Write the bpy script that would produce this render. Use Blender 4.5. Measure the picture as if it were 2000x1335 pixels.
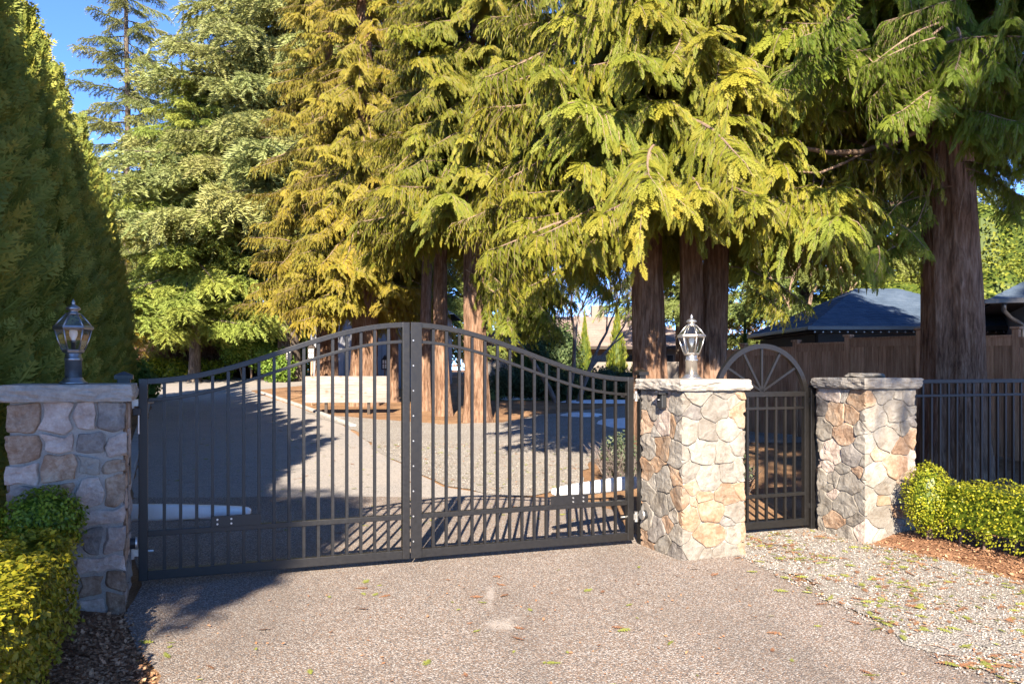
import bpy, bmesh, math, random
import numpy as np
from mathutils import Vector, Matrix, Euler, noise

for o in list(bpy.data.objects):
    bpy.data.objects.remove(o)
SC = bpy.context.scene
COL = SC.collection
R = math.radians

# ------------------------------------------------------------------ camera
cam_d = bpy.data.cameras.new("camera")
cam = bpy.data.objects.new("camera", cam_d)
COL.objects.link(cam)
EYE = 1.6
F = 1650.0
HZ = 722.0
cam.location = (0, 0, EYE)
cam.rotation_euler = (R(90), 0, 0)
cam_d.sensor_width = 36
cam_d.lens = 36 * F / 2000
cam_d.shift_y = (HZ - 667.5) / 2000
cam_d.clip_start = 0.05
cam_d.clip_end = 3000
SC.camera = cam

# ------------------------------------------------------------------ sky, sun, exposure
SUN_EL = R(29.4)
SHADOW_AZ = R(3.0)            # shadows run along +Y, a touch to the right
W = bpy.data.worlds.new("World")
SC.world = W
W.use_nodes = True
nt = W.node_tree
nt.nodes.clear()
out = nt.nodes.new("ShaderNodeOutputWorld")
bg = nt.nodes.new("ShaderNodeBackground")
sky = nt.nodes.new("ShaderNodeTexSky")
sky.sky_type = 'NISHITA'
sky.sun_disc = False
sky.sun_elevation = SUN_EL
sky.sun_rotation = R(180) + SHADOW_AZ
sky.air_density = 0.5
sky.dust_density = 0.0
sky.altitude = 3000
sky.ozone_density = 7.0
bg.inputs[1].default_value = 0.15
nt.links.new(sky.outputs[0], bg.inputs[0])
nt.links.new(bg.outputs[0], out.inputs[0])

sun_d = bpy.data.lights.new("sun", 'SUN')
sun_d.energy = 5.0
sun_d.angle = R(0.53)
sun_d.color = (1.0, 0.90, 0.75)
sun = bpy.data.objects.new("sun", sun_d)
COL.objects.link(sun)
sun.location = (-2, -20, 30)
ldir = Vector((math.sin(SHADOW_AZ) * math.cos(SUN_EL), math.cos(SHADOW_AZ) * math.cos(SUN_EL), -math.sin(SUN_EL)))
sun.rotation_euler = ldir.to_track_quat('-Z', 'Y').to_euler()

vs = SC.view_settings
vs.view_transform = 'Standard'
vs.look = 'None'
vs.gamma = 1
vs.exposure = 2.02
vs.use_curve_mapping = False
SC.cycles.max_bounces = 6
SC.cycles.diffuse_bounces = 4
SC.cycles.transmission_bounces = 6
SC.cycles.transparent_max_bounces = 8
SC.cycles.use_denoising = True
SC.cycles.use_adaptive_sampling = False
SC.cycles.sample_clamp_indirect = 4

# ------------------------------------------------------------------ helpers
def gz(y):
    """height of the ground: level to the gate, then rising up the drive"""
    P = ((8, 0), (10, .03), (12, .09), (20, .37), (45, 1.25), (70, 1.4))
    if y <= P[0][0]:
        return 0.0
    for (a, za), (b, zb) in zip(P, P[1:]):
        if y <= b:
            return za + (zb - za) * (y - a) / (b - a)
    return P[-1][1]
GBREAK = (8, 10, 12, 20, 45, 70)

def at(px, py, Y):
    return Vector(((px - 1000) / F * Y, Y, EYE + (HZ - py) / F * Y))

GA = Vector((-2.74, 6.2, 0))
ANG = math.atan2(1.5, 3.84)
U = Vector((math.cos(ANG), math.sin(ANG), 0))
V = Vector((-math.sin(ANG), math.cos(ANG), 0))
def G(t, off=0.0, z=0.0):
    return GA + U * t + V * off + Vector((0, 0, z))

def tag(o, label=None, cat=None, group=None, kind=None):
    if label: o["label"] = label
    if cat: o["category"] = cat
    if group: o["group"] = group
    if kind: o["kind"] = kind
    return o

def empty(name, loc=(0, 0, 0), rz=0.0):
    o = bpy.data.objects.new(name, None)
    o.empty_display_size = .1
    COL.objects.link(o)
    o.location = loc
    o.rotation_euler = (0, 0, rz)
    return o

def link_mesh(name, me, parent=None, loc=(0, 0, 0), rot=(0, 0, 0), scale=(1, 1, 1)):
    o = bpy.data.objects.new(name, me)
    COL.objects.link(o)
    o.parent = parent
    o.location = loc
    o.rotation_euler = rot
    o.scale = scale
    return o

class MB:
    """collects shapes and builds one mesh"""
    def __init__(self):
        self.v = []; self.f = []; self.m = []
    def add(self, vs_, fs, mi=0):
        b = len(self.v)
        self.v += [tuple(p) for p in vs_]
        for f in fs:
            self.f.append(tuple(b + i for i in f)); self.m.append(mi)
        return self
    def box(self, c, s, ax=None, mi=0):
        """box, centre c, size s, along axes ax (3 vectors)"""
        c = Vector(c)
        ax = ax or (Vector((1, 0, 0)), Vector((0, 1, 0)), Vector((0, 0, 1)))
        ps = []
        for k in (-.5, .5):
            for j in (-.5, .5):
                for i in (-.5, .5):
                    ps.append(c + ax[0] * (s[0] * i) + ax[1] * (s[1] * j) + ax[2] * (s[2] * k))
        return self.add(ps, [(0, 2, 3, 1), (4, 5, 7, 6), (0, 1, 5, 4), (2, 6, 7, 3), (0, 4, 6, 2), (1, 3, 7, 5)], mi)
    def bar(self, a, b, w, h, up=(0, 0, 1), mi=0):
        a = Vector(a); b = Vector(b)
        d = (b - a); L = d.length; d.normalize()
        up = Vector(up)
        s = d.cross(up)
        if s.length < 1e-4: s = d.cross(Vector((1, 0, 0)))
        s.normalize(); n = s.cross(d)
        return self.box((a + b) / 2, (L, w, h), (d, s, n), mi)
    def tube(self, pts, rad, n=8, mi=0, cap=True):
        pts = [Vector(p) for p in pts]
        if not hasattr(rad, '__len__'): rad = [rad] * len(pts)
        vs_ = []; fs = []
        ref = None
        for i, p in enumerate(pts):
            d = (pts[min(i + 1, len(pts) - 1)] - pts[max(i - 1, 0)])
            d.normalize()
            if ref is None:
                ref = d.cross(Vector((0, 0, 1)))
                if ref.length < .05: ref = d.cross(Vector((1, 0, 0)))
            s = ref - d * ref.dot(d)
            if s.length < 1e-5: s = d.orthogonal()
            s.normalize(); ref = s
            b = d.cross(s)
            for k in range(n):
                a = 2 * math.pi * k / n
                vs_.append(p + (s * math.cos(a) + b * math.sin(a)) * rad[i])
        for i in range(len(pts) - 1):
            for k in range(n):
                k2 = (k + 1) % n
                fs.append((i * n + k, i * n + k2, (i + 1) * n + k2, (i + 1) * n + k))
        if cap:
            fs.append(tuple(range(n - 1, -1, -1)))
            fs.append(tuple((len(pts) - 1) * n + k for k in range(n)))
        return self.add(vs_, fs, mi)
    def lathe(self, prof, c=(0, 0, 0), n=16, mi=0, rot=0.0):
        c = Vector(c); vs_ = []; fs = []
        for r, z in prof:
            for k in range(n):
                a = 2 * math.pi * k / n + rot
                vs_.append(c + Vector((r * math.cos(a), r * math.sin(a), z)))
        for i in range(len(prof) - 1):
            for k in range(n):
                k2 = (k + 1) % n
                fs.append((i * n + k, i * n + k2, (i + 1) * n + k2, (i + 1) * n + k))
        fs.append(tuple(range(n - 1, -1, -1)))
        fs.append(tuple((len(prof) - 1) * n + k for k in range(n)))
        return self.add(vs_, fs, mi)
    def mesh(self, name, mats, smooth=False):
        me = bpy.data.meshes.new(name)
        me.from_pydata(self.v, [], self.f)
        for m in (mats if isinstance(mats, (list, tuple)) else [mats]):
            me.materials.append(m)
        me.polygons.foreach_set("material_index", self.m)
        me.polygons.foreach_set("use_smooth", [smooth] * len(me.polygons))
        me.update()
        return me
    def build(self, name, mats, parent=None, smooth=False, bevel=0.0, loc=(0, 0, 0)):
        o = link_mesh(name, self.mesh(name, mats, smooth), parent, loc)
        if bevel:
            b = o.modifiers.new("bevel", 'BEVEL')
            b.width = bevel; b.segments = 2; b.limit_method = 'ANGLE'
        return o

def np_mesh(name, verts, tris, mats, attr=None, midx=None, smooth=False):
    """fast mesh from numpy arrays (verts Nx3, tris Mx3), attr = per-vertex float 'tint'"""
    me = bpy.data.meshes.new(name)
    nv, nf = len(verts), len(tris)
    me.vertices.add(nv)
    me.vertices.foreach_set("co", np.asarray(verts, dtype=np.float32).ravel())
    me.loops.add(nf * 3)
    me.loops.foreach_set("vertex_index", np.asarray(tris, dtype=np.int32).ravel())
    me.polygons.add(nf)
    me.polygons.foreach_set("loop_start", np.arange(0, nf * 3, 3, dtype=np.int32))
    for m in mats:
        me.materials.append(m)
    if midx is not None:
        me.polygons.foreach_set("material_index", np.asarray(midx, dtype=np.int32))
    me.polygons.foreach_set("use_smooth", np.full(nf, smooth, dtype=bool))
    if attr is not None:
        a = me.attributes.new("tint", 'FLOAT', 'POINT')
        a.data.foreach_set("value", np.asarray(attr, dtype=np.float32))
    me.update(calc_edges=True)
    me.validate()
    return me

class NP:
    """accumulates numpy pieces"""
    def __init__(self):
        self.V = []; self.T = []; self.A = []; self.M = []; self.n = 0
    def add(self, v, t, a=None, mi=0):
        self.V.append(v); self.T.append(t + self.n)
        self.A.append(np.zeros(len(v)) if a is None else a)
        self.M.append(np.full(len(t), mi)); self.n += len(v)
    def add_mb(self, mb, mi=0, a=0.0):
        v = np.array(mb.v); t = []
        for f in mb.f:
            for k in range(1, len(f) - 1):
                t.append((f[0], f[k], f[k + 1]))
        self.add(v, np.array(t), np.full(len(v), a), mi)
    def mesh(self, name, mats, smooth=False):
        return np_mesh(name, np.concatenate(self.V), np.concatenate(self.T), mats, np.concatenate(self.A), np.concatenate(self.M), smooth)

# ------------------------------------------------------------------ materials
def new_mat(name):
    m = bpy.data.materials.new(name)
    m.use_nodes = True
    t = m.node_tree
    t.nodes.clear()
    o = t.nodes.new("ShaderNodeOutputMaterial")
    return m, t, o
def N(t, typ, **kw):
    n = t.nodes.new(typ)
    for k, v in kw.items():
        if k.startswith('i_'):
            key = k[2:]
            n.inputs[int(key) if key.isdigit() else key.replace('_', ' ')].default_value = v
        else:
            setattr(n, k, v)
    return n
def ramp(t, fac, stops, interp='LINEAR'):
    r = t.nodes.new("ShaderNodeValToRGB")
    r.color_ramp.interpolation = interp
    el = r.color_ramp.elements
    while len(el) < len(stops): el.new(0.5)
    for e, (p, c) in zip(el, stops):
        e.position = p; e.color = (c[0], c[1], c[2], 1)
    t.links.new(fac, r.inputs[0])
    return r.outputs[0]
def mixc(t, f, a, b, mode='MIX'):
    n = t.nodes.new("ShaderNodeMix")
    n.data_type = 'RGBA'; n.blend_type = mode
    for sock, val in ((n.inputs[0], f), (n.inputs[6], a), (n.inputs[7], b)):
        if hasattr(val, 'is_output'): t.links.new(val, sock)
        elif isinstance(val, (tuple, list)): sock.default_value = (*val[:3], 1)
        else: sock.default_value = val
    return n.outputs[2]
def coords(t, scale=(1, 1, 1), kind="Object"):
    c = t.nodes.new("ShaderNodeTexCoord")
    m = t.nodes.new("ShaderNodeMapping")
    m.inputs['Scale'].default_value = scale
    t.links.new(c.outputs[kind], m.inputs[0])
    return m.outputs[0]
def noise_n(t, vec, scale, detail=4, rough=.55, dist=0.0):
    n = N(t, "ShaderNodeTexNoise")
    n.inputs['Scale'].default_value = scale
    n.inputs['Detail'].default_value = detail
    n.inputs['Roughness'].default_value = rough
    n.inputs['Distortion'].default_value = dist
    t.links.new(vec, n.inputs['Vector'])
    return n
def vor(t, vec, scale, feature='F1'):
    n = N(t, "ShaderNodeTexVoronoi", feature=feature)
    n.inputs['Scale'].default_value = scale
    t.links.new(vec, n.inputs['Vector'])
    return n
def finish(t, o, col, rough=.8, bump=None, bstr=.3, bdist=.01, spec=.3, metal=0.0):
    p = t.nodes.new("ShaderNodeBsdfPrincipled")
    if hasattr(col, 'is_output'): t.links.new(col, p.inputs['Base Color'])
    else: p.inputs['Base Color'].default_value = (*col, 1)
    if hasattr(rough, 'is_output'): t.links.new(rough, p.inputs['Roughness'])
    else: p.inputs['Roughness'].default_value = rough
    p.inputs['Metallic'].default_value = metal
    p.inputs['Specular IOR Level'].default_value = spec
    if bump is not None:
        b = t.nodes.new("ShaderNodeBump")
        b.inputs['Strength'].default_value = bstr
        b.inputs['Distance'].default_value = bdist
        t.links.new(bump, b.inputs['Height'])
        t.links.new(b.outputs[0], p.inputs['Normal'])
    t.links.new(p.outputs[0], o.inputs[0])
    return p

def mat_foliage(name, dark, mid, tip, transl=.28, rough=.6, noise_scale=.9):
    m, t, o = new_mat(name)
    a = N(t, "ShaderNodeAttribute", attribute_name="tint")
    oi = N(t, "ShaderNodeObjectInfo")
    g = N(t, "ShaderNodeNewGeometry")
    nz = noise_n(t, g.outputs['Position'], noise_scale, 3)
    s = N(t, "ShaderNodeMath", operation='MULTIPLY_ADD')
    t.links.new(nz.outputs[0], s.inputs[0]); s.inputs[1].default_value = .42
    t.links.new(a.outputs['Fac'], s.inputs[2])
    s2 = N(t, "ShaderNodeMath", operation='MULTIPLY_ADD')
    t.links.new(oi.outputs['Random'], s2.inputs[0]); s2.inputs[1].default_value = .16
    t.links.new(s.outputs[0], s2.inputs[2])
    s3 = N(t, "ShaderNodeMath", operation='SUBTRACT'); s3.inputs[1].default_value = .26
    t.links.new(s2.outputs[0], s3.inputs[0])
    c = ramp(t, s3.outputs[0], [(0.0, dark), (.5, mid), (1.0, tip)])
    c = mixc(t, 1.0, c, oi.outputs['Color'], 'MULTIPLY')
    p = N(t, "ShaderNodeBsdfPrincipled")
    t.links.new(c, p.inputs['Base Color'])
    p.inputs['Roughness'].default_value = rough
    p.inputs['Specular IOR Level'].default_value = .25
    tr = N(t, "ShaderNodeBsdfTranslucent")
    t.links.new(c, tr.inputs[0])
    mx = N(t, "ShaderNodeMixShader"); mx.inputs[0].default_value = transl
    t.links.new(p.outputs[0], mx.inputs[1]); t.links.new(tr.outputs[0], mx.inputs[2])
    t.links.new(mx.outputs[0], o.inputs[0])
    return m

def mat_bark(name, c1, c2, c3, sc=1.0):
    m, t, o = new_mat(name)
    v = coords(t, (9 * sc, 9 * sc, 1.7 * sc))
    n1 = noise_n(t, v, 1.6, 8, .65, .4)
    v2 = coords(t, (30 * sc, 30 * sc, 3.2 * sc))
    n2 = noise_n(t, v2, 1.2, 6, .6, .2)
    big = noise_n(t, coords(t), .8, 3)
    a = mixc(t, .5, n1.outputs[0], n2.outputs[0])
    c = ramp(t, a, [(.40, c1), (.5, c2), (.61, c3)])
    c = mixc(t, .25, c, ramp(t, big.outputs[0], [(.35, c1), (.65, c3)]))
    finish(t, o, c, .9, a, 1.0, .06, .1)
    return m

def mat_plain(name, col, rough=.5, spec=.4, metal=0.0, var=.12, nscale=14, bump=0.0):
    m, t, o = new_mat(name)
    n = noise_n(t, coords(t), nscale, 5, .6)
    lo = tuple(max(0, c * (1 - var)) for c in col); hi = tuple(min(1, c * (1 + var)) for c in col)
    c = ramp(t, n.outputs[0], [(.3, lo), (.7, hi)])
    rr = N(t, "ShaderNodeMapRange")
    rr.inputs[3].default_value = max(.02, rough - .1); rr.inputs[4].default_value = min(1, rough + .12)
    t.links.new(n.outputs[0], rr.inputs[0])
    finish(t, o, c, rr.outputs[0], n.outputs[0] if bump else None, bump, .004, spec, metal)
    return m

def mat_stone(name, cols, seed=0.0):
    m, t, o = new_mat(name)
    oi = N(t, "ShaderNodeObjectInfo")
    c0 = N(t, "ShaderNodeTexCoord")
    ad = N(t, "ShaderNodeVectorMath", operation='ADD')
    mu = N(t, "ShaderNodeMath", operation='MULTIPLY'); mu.inputs[1].default_value = 40
    t.links.new(oi.outputs['Random'], mu.inputs[0])
    t.links.new(c0.outputs['Object'], ad.inputs[0]); t.links.new(mu.outputs[0], ad.inputs[1])
    n1 = noise_n(t, ad.outputs[0], 5.5, 5, .6, .6)
    n2 = noise_n(t, ad.outputs[0], 38, 6, .7)
    f = N(t, "ShaderNodeMath", operation='MULTIPLY_ADD')
    f.inputs[1].default_value = .5; t.links.new(n2.outputs[0], f.inputs[0])
    f2 = N(t, "ShaderNodeMath", operation='MULTIPLY'); f2.inputs[1].default_value = .6
    t.links.new(n1.outputs[0], f2.inputs[0]); t.links.new(f2.outputs[0], f.inputs[2])
    k = len(cols)
    c = ramp(t, f.outputs[0], [(.36 + .32 * i / (k - 1), cc) for i, cc in enumerate(cols)])
    r = N(t, "ShaderNodeMapRange"); r.inputs[3].default_value = .78; r.inputs[4].default_value = 1.12
    t.links.new(oi.outputs['Random'], r.inputs[0])
    vm = N(t, "ShaderNodeVectorMath", operation='SCALE')
    t.links.new(c, vm.inputs[0]); t.links.new(r.outputs[0], vm.inputs['Scale'])
    h = mixc(t, .5, n1.outputs[0], n2.outputs[0])
    finish(t, o, vm.outputs[0], .85, h, .9, .02, .25)
    return m

def scuff(t, c, r, nz):
    m = t.nodes.new("ShaderNodeMapping"); tc = t.nodes.new("ShaderNodeTexCoord")
    m.inputs['Location'].default_value = (-c[0] / r[0], -c[1] / r[1], 0); m.inputs['Scale'].default_value = (1 / r[0], 1 / r[1], 0)
    t.links.new(tc.outputs['Object'], m.inputs[0])
    ln = N(t, "ShaderNodeVectorMath", operation='LENGTH'); t.links.new(m.outputs[0], ln.inputs[0])
    ad = N(t, "ShaderNodeMath", operation='MULTIPLY_ADD'); ad.inputs[1].default_value = 2.2
    t.links.new(nz, ad.inputs[0]); t.links.new(ln.outputs['Value'], ad.inputs[2])
    mr = N(t, "ShaderNodeMapRange"); mr.inputs[1].default_value = 1.35; mr.inputs[2].default_value = 2.1; mr.inputs[3].default_value = .5; mr.inputs[4].default_value = 0
    t.links.new(ad.outputs[0], mr.inputs[0])
    return mr.outputs[0]

def mat_pebbles(name, cols, scale, dirt, dirt_amt=(.45, .7), big=1.2, bstr=.7, gap=.45, stain=False):
    """ground made of small stones: voronoi cells with their own colours"""
    m, t, o = new_mat(name)
    v = coords(t, (1, 1, 1))
    a = vor(t, v, scale)
    b = vor(t, v, scale * .53)
    sep = N(t, "ShaderNodeSeparateColor"); t.links.new(a.outputs['Color'], sep.inputs[0])
    k = len(cols)
    c = ramp(t, sep.outputs[0], [(i / k, cc) for i, cc in enumerate(cols)], 'CONSTANT')
    dk = N(t, "ShaderNodeMapRange"); dk.inputs[1].default_value = gap; dk.inputs[2].default_value = .95
    dk.inputs[3].default_value = 0; dk.inputs[4].default_value = .75
    t.links.new(a.outputs['Distance'], dk.inputs[0])
    c = mixc(t, dk.outputs[0], c, dirt)
    n = noise_n(t, v, big, 6, .6, .5)
    n2 = noise_n(t, v, big * 9, 4, .6)
    mr = N(t, "ShaderNodeMapRange"); mr.inputs[1].default_value = dirt_amt[0]; mr.inputs[2].default_value = dirt_amt[1]
    mr.inputs[4].default_value = .55
    t.links.new(mixc(t, .35, n.outputs[0], n2.outputs[0]), mr.inputs[0])
    c = mixc(t, mr.outputs[0], c, dirt)
    if stain:       # chalky pale scuff and worn wheel tracks on the apron
        c = mixc(t, scuff(t, (-.06, 5.30), (.10, .16), n2.outputs[0]), c, (.50, .44, .38))
        c = mixc(t, scuff(t, (.03, 5.43), (.09, .07), n2.outputs[0]), c, (.52, .46, .40))
        c = mixc(t, scuff(t, (-.15, 6.0), (.035, .45), n2.outputs[0]), c, (.46, .40, .35))
        n3 = noise_n(t, coords(t, (1.1, .25, 1)), 1.3, 3, .5)
        m3 = N(t, "ShaderNodeMapRange"); m3.inputs[1].default_value = .45; m3.inputs[2].default_value = .7; m3.inputs[4].default_value = .35
        t.links.new(n3.outputs[0], m3.inputs[0])
        c = mixc(t, m3.outputs[0], c, (.10, .085, .075))
    inv = N(t, "ShaderNodeMath", operation='SUBTRACT'); inv.inputs[0].default_value = 1
    t.links.new(a.outputs['Distance'], inv.inputs[1])
    finish(t, o, c, .85, inv.outputs[0], bstr, .012, .25)
    return m

def mat_ground(name, cols, scale=3.0, fine=60, bstr=.6, bdist=.02):
    m, t, o = new_mat(name)
    v = coords(t)
    n1 = noise_n(t, v, scale, 6, .62, .3)
    n2 = noise_n(t, v, fine, 5, .7)
    f = mixc(t, .5, n1.outputs[0], n2.outputs[0])
    k = len(cols)
    c = ramp(t, f, [(.36 + .28 * i / (k - 1), cc) for i, cc in enumerate(cols)])
    finish(t, o, c, .92, n2.outputs[0], bstr, bdist, .15)
    return m

def mat_wood(name, c1, c2, c3, grain=(1, 1, 14), knots=False, spec=.2):
    """grain: small number along the grain"""
    m, t, o = new_mat(name)
    oi = N(t, "ShaderNodeObjectInfo")
    c0 = N(t, "ShaderNodeTexCoord")
    ad = N(t, "ShaderNodeVectorMath", operation='ADD')
    mu = N(t, "ShaderNodeMath", operation='MULTIPLY'); mu.inputs[1].default_value = 30
    t.links.new(oi.outputs['Random'], mu.inputs[0])
    t.links.new(c0.outputs['Object'], ad.inputs[0]); t.links.new(mu.outputs[0], ad.inputs[1])
    mp = N(t, "ShaderNodeMapping"); mp.inputs['Scale'].default_value = grain
    t.links.new(ad.outputs[0], mp.inputs[0])
    n1 = noise_n(t, mp.outputs[0], 3.0, 6, .6, .8 if knots else .2)
    n2 = noise_n(t, ad.outputs[0], 1.5, 3)
    f = mixc(t, .3, n1.outputs[0], n2.outputs[0])
    c = ramp(t, f, [(.36, c1), (.5, c2), (.64, c3)])
    if knots:
        kv = vor(t, ad.outputs[0], 3.2)
        kr = N(t, "ShaderNodeMapRange"); kr.inputs[1].default_value = .06; kr.inputs[2].default_value = .17
        kr.inputs[3].default_value = .75; kr.inputs[4].default_value = 0
        t.links.new(kv.outputs['Distance'], kr.inputs[0])
        c = mixc(t, kr.outputs[0], c, (.2, .10, .06))
    r = N(t, "ShaderNodeMapRange"); r.inputs[3].default_value = .82; r.inputs[4].default_value = 1.12
    t.links.new(oi.outputs['Random'], r.inputs[0])
    vm = N(t, "ShaderNodeVectorMath", operation='SCALE')
    t.links.new(c, vm.inputs[0]); t.links.new(r.outputs[0], vm.inputs['Scale'])
    finish(t, o, vm.outputs[0], .8, n1.outputs[0], .3, .006, spec)
    return m

def mat_glass(name):
    m, t, o = new_mat(name)
    p = N(t, "ShaderNodeBsdfGlass"); p.inputs['Roughness'].default_value = .02; p.inputs['IOR'].default_value = 1.15
    tr = N(t, "ShaderNodeBsdfTransparent"); tr.inputs[0].default_value = (.93, .96, .95, 1)
    gl = N(t, "ShaderNodeBsdfGlossy"); gl.inputs['Roughness'].default_value = .04
    fr = N(t, "ShaderNodeLayerWeight"); fr.inputs[0].default_value = .35
    mr = N(t, "ShaderNodeMapRange"); mr.inputs[3].default_value = .10; mr.inputs[4].default_value = .75
    t.links.new(fr.outputs['Fresnel'], mr.inputs[0])
    mx = N(t, "ShaderNodeMixShader")
    t.links.new(mr.outputs[0], mx.inputs[0]); t.links.new(tr.outputs[0], mx.inputs[1]); t.links.new(gl.outputs[0], mx.inputs[2])
    t.links.new(mx.outputs[0], o.inputs[0])
    return m

M = {}
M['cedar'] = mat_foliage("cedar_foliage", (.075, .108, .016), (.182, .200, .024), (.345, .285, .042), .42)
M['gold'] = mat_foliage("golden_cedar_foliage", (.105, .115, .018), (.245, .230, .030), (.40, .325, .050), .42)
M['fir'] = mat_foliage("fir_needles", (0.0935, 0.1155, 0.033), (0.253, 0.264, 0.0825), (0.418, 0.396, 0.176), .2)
M['arbor'] = mat_foliage("arborvitae_foliage", (0.06875, 0.1125, 0.0275), (0.1875, 0.2313, 0.05), (0.3875, 0.3375, 0.06875), .25)
M['conegreen'] = mat_foliage("yellow_arborvitae_foliage", (.06, .085, .012), (.17, .18, .02), (.30, .27, .03), .2)
M['box'] = mat_foliage("boxwood_leaves", (0.0644, 0.0966, 0.0103), (0.219, 0.2253, 0.01932), (0.4894, 0.3993, 0.03864), .25, .4, 5.0)
M['shrub'] = mat_foliage("shrub_leaves", (.05, .10, .015), (.13, .19, .03), (.24, .27, .05), .25)
M['olive'] = mat_foliage("dull_shrub_leaves", (.04, .06, .03), (.10, .12, .06), (.19, .19, .11), .2)
M['brush'] = mat_foliage("dry_brush", (.10, .055, .03), (.22, .125, .075), (.36, .22, .14), .1)
M['bark'] = mat_bark("cedar_bark", (0.0602, 0.03096, 0.01892), (0.1763, 0.0989, 0.0602), (0.2967, 0.1935, 0.1333))
M['firbark'] = mat_bark("fir_bark", (0.03375, 0.02475, 0.0195), (0.0975, 0.075, 0.0585), (0.225, 0.18, 0.1425))
M['twig'] = mat_plain("twig_bark", (.20, .135, .095), .85, .15, 0, .35, 20)
M['greytwig'] = mat_plain("grey_branch_bark", (.16, .13, .115), .85, .15, 0, .35, 10)
M['iron'] = mat_plain("black_powder_coat", (0.00756, 0.006552, 0.006048), .42, .5, 0, .2, 40, .1)
M['steel'] = mat_plain("zinc_steel", (.55, .53, .50), .38, .5, .85, .1, 30)
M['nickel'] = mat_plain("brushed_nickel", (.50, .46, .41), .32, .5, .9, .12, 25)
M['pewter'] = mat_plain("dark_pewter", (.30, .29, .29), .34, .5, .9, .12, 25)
M['plastic'] = mat_plain("white_plastic", (.74, .73, .71), .4, .5, 0, .04, 6)
M['blackplastic'] = mat_plain("black_plastic", (.02, .02, .021), .45, .5, 0, .1, 20)
M['bulb'] = mat_plain("frosted_bulb", (.80, .79, .76), .3, .5, 0, .03, 6)
M['glass'] = mat_glass("lantern_glass")
M['mortar'] = mat_ground("mortar", ((0.1966, 0.1708, 0.1449), (0.2691, 0.2432, 0.2121), (0.3208, 0.2949, 0.2587)), 6, 90, .5, .01)
M['cap'] = mat_stone("capstone", ((0.1836, 0.153, 0.1263), (0.2601, 0.2295, 0.195), (0.3366, 0.306, 0.2639)))
M['st_cream'] = mat_stone("cream_stone", ((0.1444, 0.1155, 0.0874), (0.209, 0.1809, 0.1482), (0.2584, 0.2356, 0.2037)))
M['st_orange'] = mat_stone("orange_stone", ((.150, .082, .045), (.235, .150, .092), (.31, .235, .170)))
M['st_grey'] = mat_stone("grey_stone", ((0.09405, 0.07952, 0.0684), (0.1625, 0.1411, 0.1239), (0.248, 0.2223, 0.1966)))
M['st_brown'] = mat_stone("brown_stone", ((0.132, 0.077, 0.0462), (0.242, 0.154, 0.099), (0.363, 0.275, 0.198)))
M['st_pink'] = mat_stone("dusty_pink_stone", ((0.228, 0.162, 0.126), (0.336, 0.264, 0.216), (0.456, 0.384, 0.33)))
M['aggregate'] = mat_pebbles("exposed_aggregate", ((0.2628, 0.2064, 0.1671), (0.145, 0.1147, 0.09283), (0.3896, 0.3394, 0.2972), (0.2175, 0.1559, 0.1161), (0.09062, 0.08713, 0.08821), (0.3081, 0.2477, 0.1996), (0.4712, 0.4311, 0.39), (0.1813, 0.1422, 0.1208), (0.2809, 0.1743, 0.1114)), 120, (0.1404, 0.11, 0.08821), (.46, .74), .5, .6, stain=True)
M['gravel'] = mat_pebbles("pale_gravel", ((0.2835, 0.2543, 0.221), (0.1918, 0.1709, 0.1501), (0.3752, 0.3418, 0.3043), (0.2418, 0.2084, 0.1793), (0.3252, 0.296, 0.2627), (0.1417, 0.1293, 0.1168), (0.4419, 0.4085, 0.3669)), 80, (0.1918, 0.1543, 0.1168), (.46, .70), .8, .9)
M['asphalt'] = mat_pebbles("asphalt_drive", ((0.1992, 0.1844, 0.1698), (0.2581, 0.236, 0.2184), (0.1475, 0.1401, 0.1329), (0.3246, 0.2951, 0.2656), (0.2288, 0.2065, 0.1919)), 70, (0.3468, 0.2951, 0.2509), (.40, .66), .42, .35)
M['mulch'] = mat_ground("bark_mulch", ((0.088, 0.0448, 0.0256), (0.248, 0.1248, 0.0672), (0.432, 0.24, 0.136)), 4, 70, .9, .03)
M['soil'] = mat_ground("needle_covered_soil", ((.10, .055, .03), (.24, .135, .07), (.36, .22, .12)), 1.1, 40, .7, .03)
M['lawn'] = mat_ground("lawn_grass", ((.045, .085, .012), (.09, .14, .02), (.14, .19, .03)), 2, 120, .8, .03)
M['snow'] = mat_ground("old_snow", ((.70, .71, .73), (.78, .79, .80), (.84, .84, .85)), 3, 40, .3, .02)
M['concrete'] = mat_ground("concrete_edging", ((.26, .25, .23), (.34, .33, .31), (.42, .41, .38)), 3, 60, .4, .01)
M['chips'] = mat_foliage("bark_chips", (0.1275, 0.06, 0.03), (0.3, 0.1575, 0.0825), (0.51, 0.3, 0.1725), .0, .85, 4)
M['signwood'] = mat_wood("weathered_sign_planks", (.14, .115, .10), (.215, .185, .165), (.275, .245, .225), (1, 1, 12), True)
M['post_wood'] = mat_wood("sign_post_wood", (.22, .13, .08), (.33, .21, .14), (.42, .29, .2), (10, 10, 1))
M['fencewood'] = mat_wood("stained_fence_boards", (.23, .115, .060), (.36, .19, .105), (.48, .275, .16), (10, 10, .8))
M['shingle'] = mat_ground("slate_blue_shingles", ((.040, .058, .085), (.062, .086, .122), (.095, .122, .160)), 2.2, 50, .5, .01)
M['roof_pink'] = mat_ground("faded_red_roof", ((0.168, 0.119, 0.098), (0.231, 0.1715, 0.1435), (0.28, 0.217, 0.182)), 1.2, 12, .4, .03)
M['wall_beige'] = mat_plain("beige_render", (.20, .17, .145), .85, .2, 0, .08, 2)
M['wall_grey'] = mat_plain("grey_siding", (.22, .22, .23), .8, .2, 0, .08, 2)
M['dark'] = mat_plain("dark_timber", (.045, .034, .028), .7, .25, 0, .2, 6)
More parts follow.
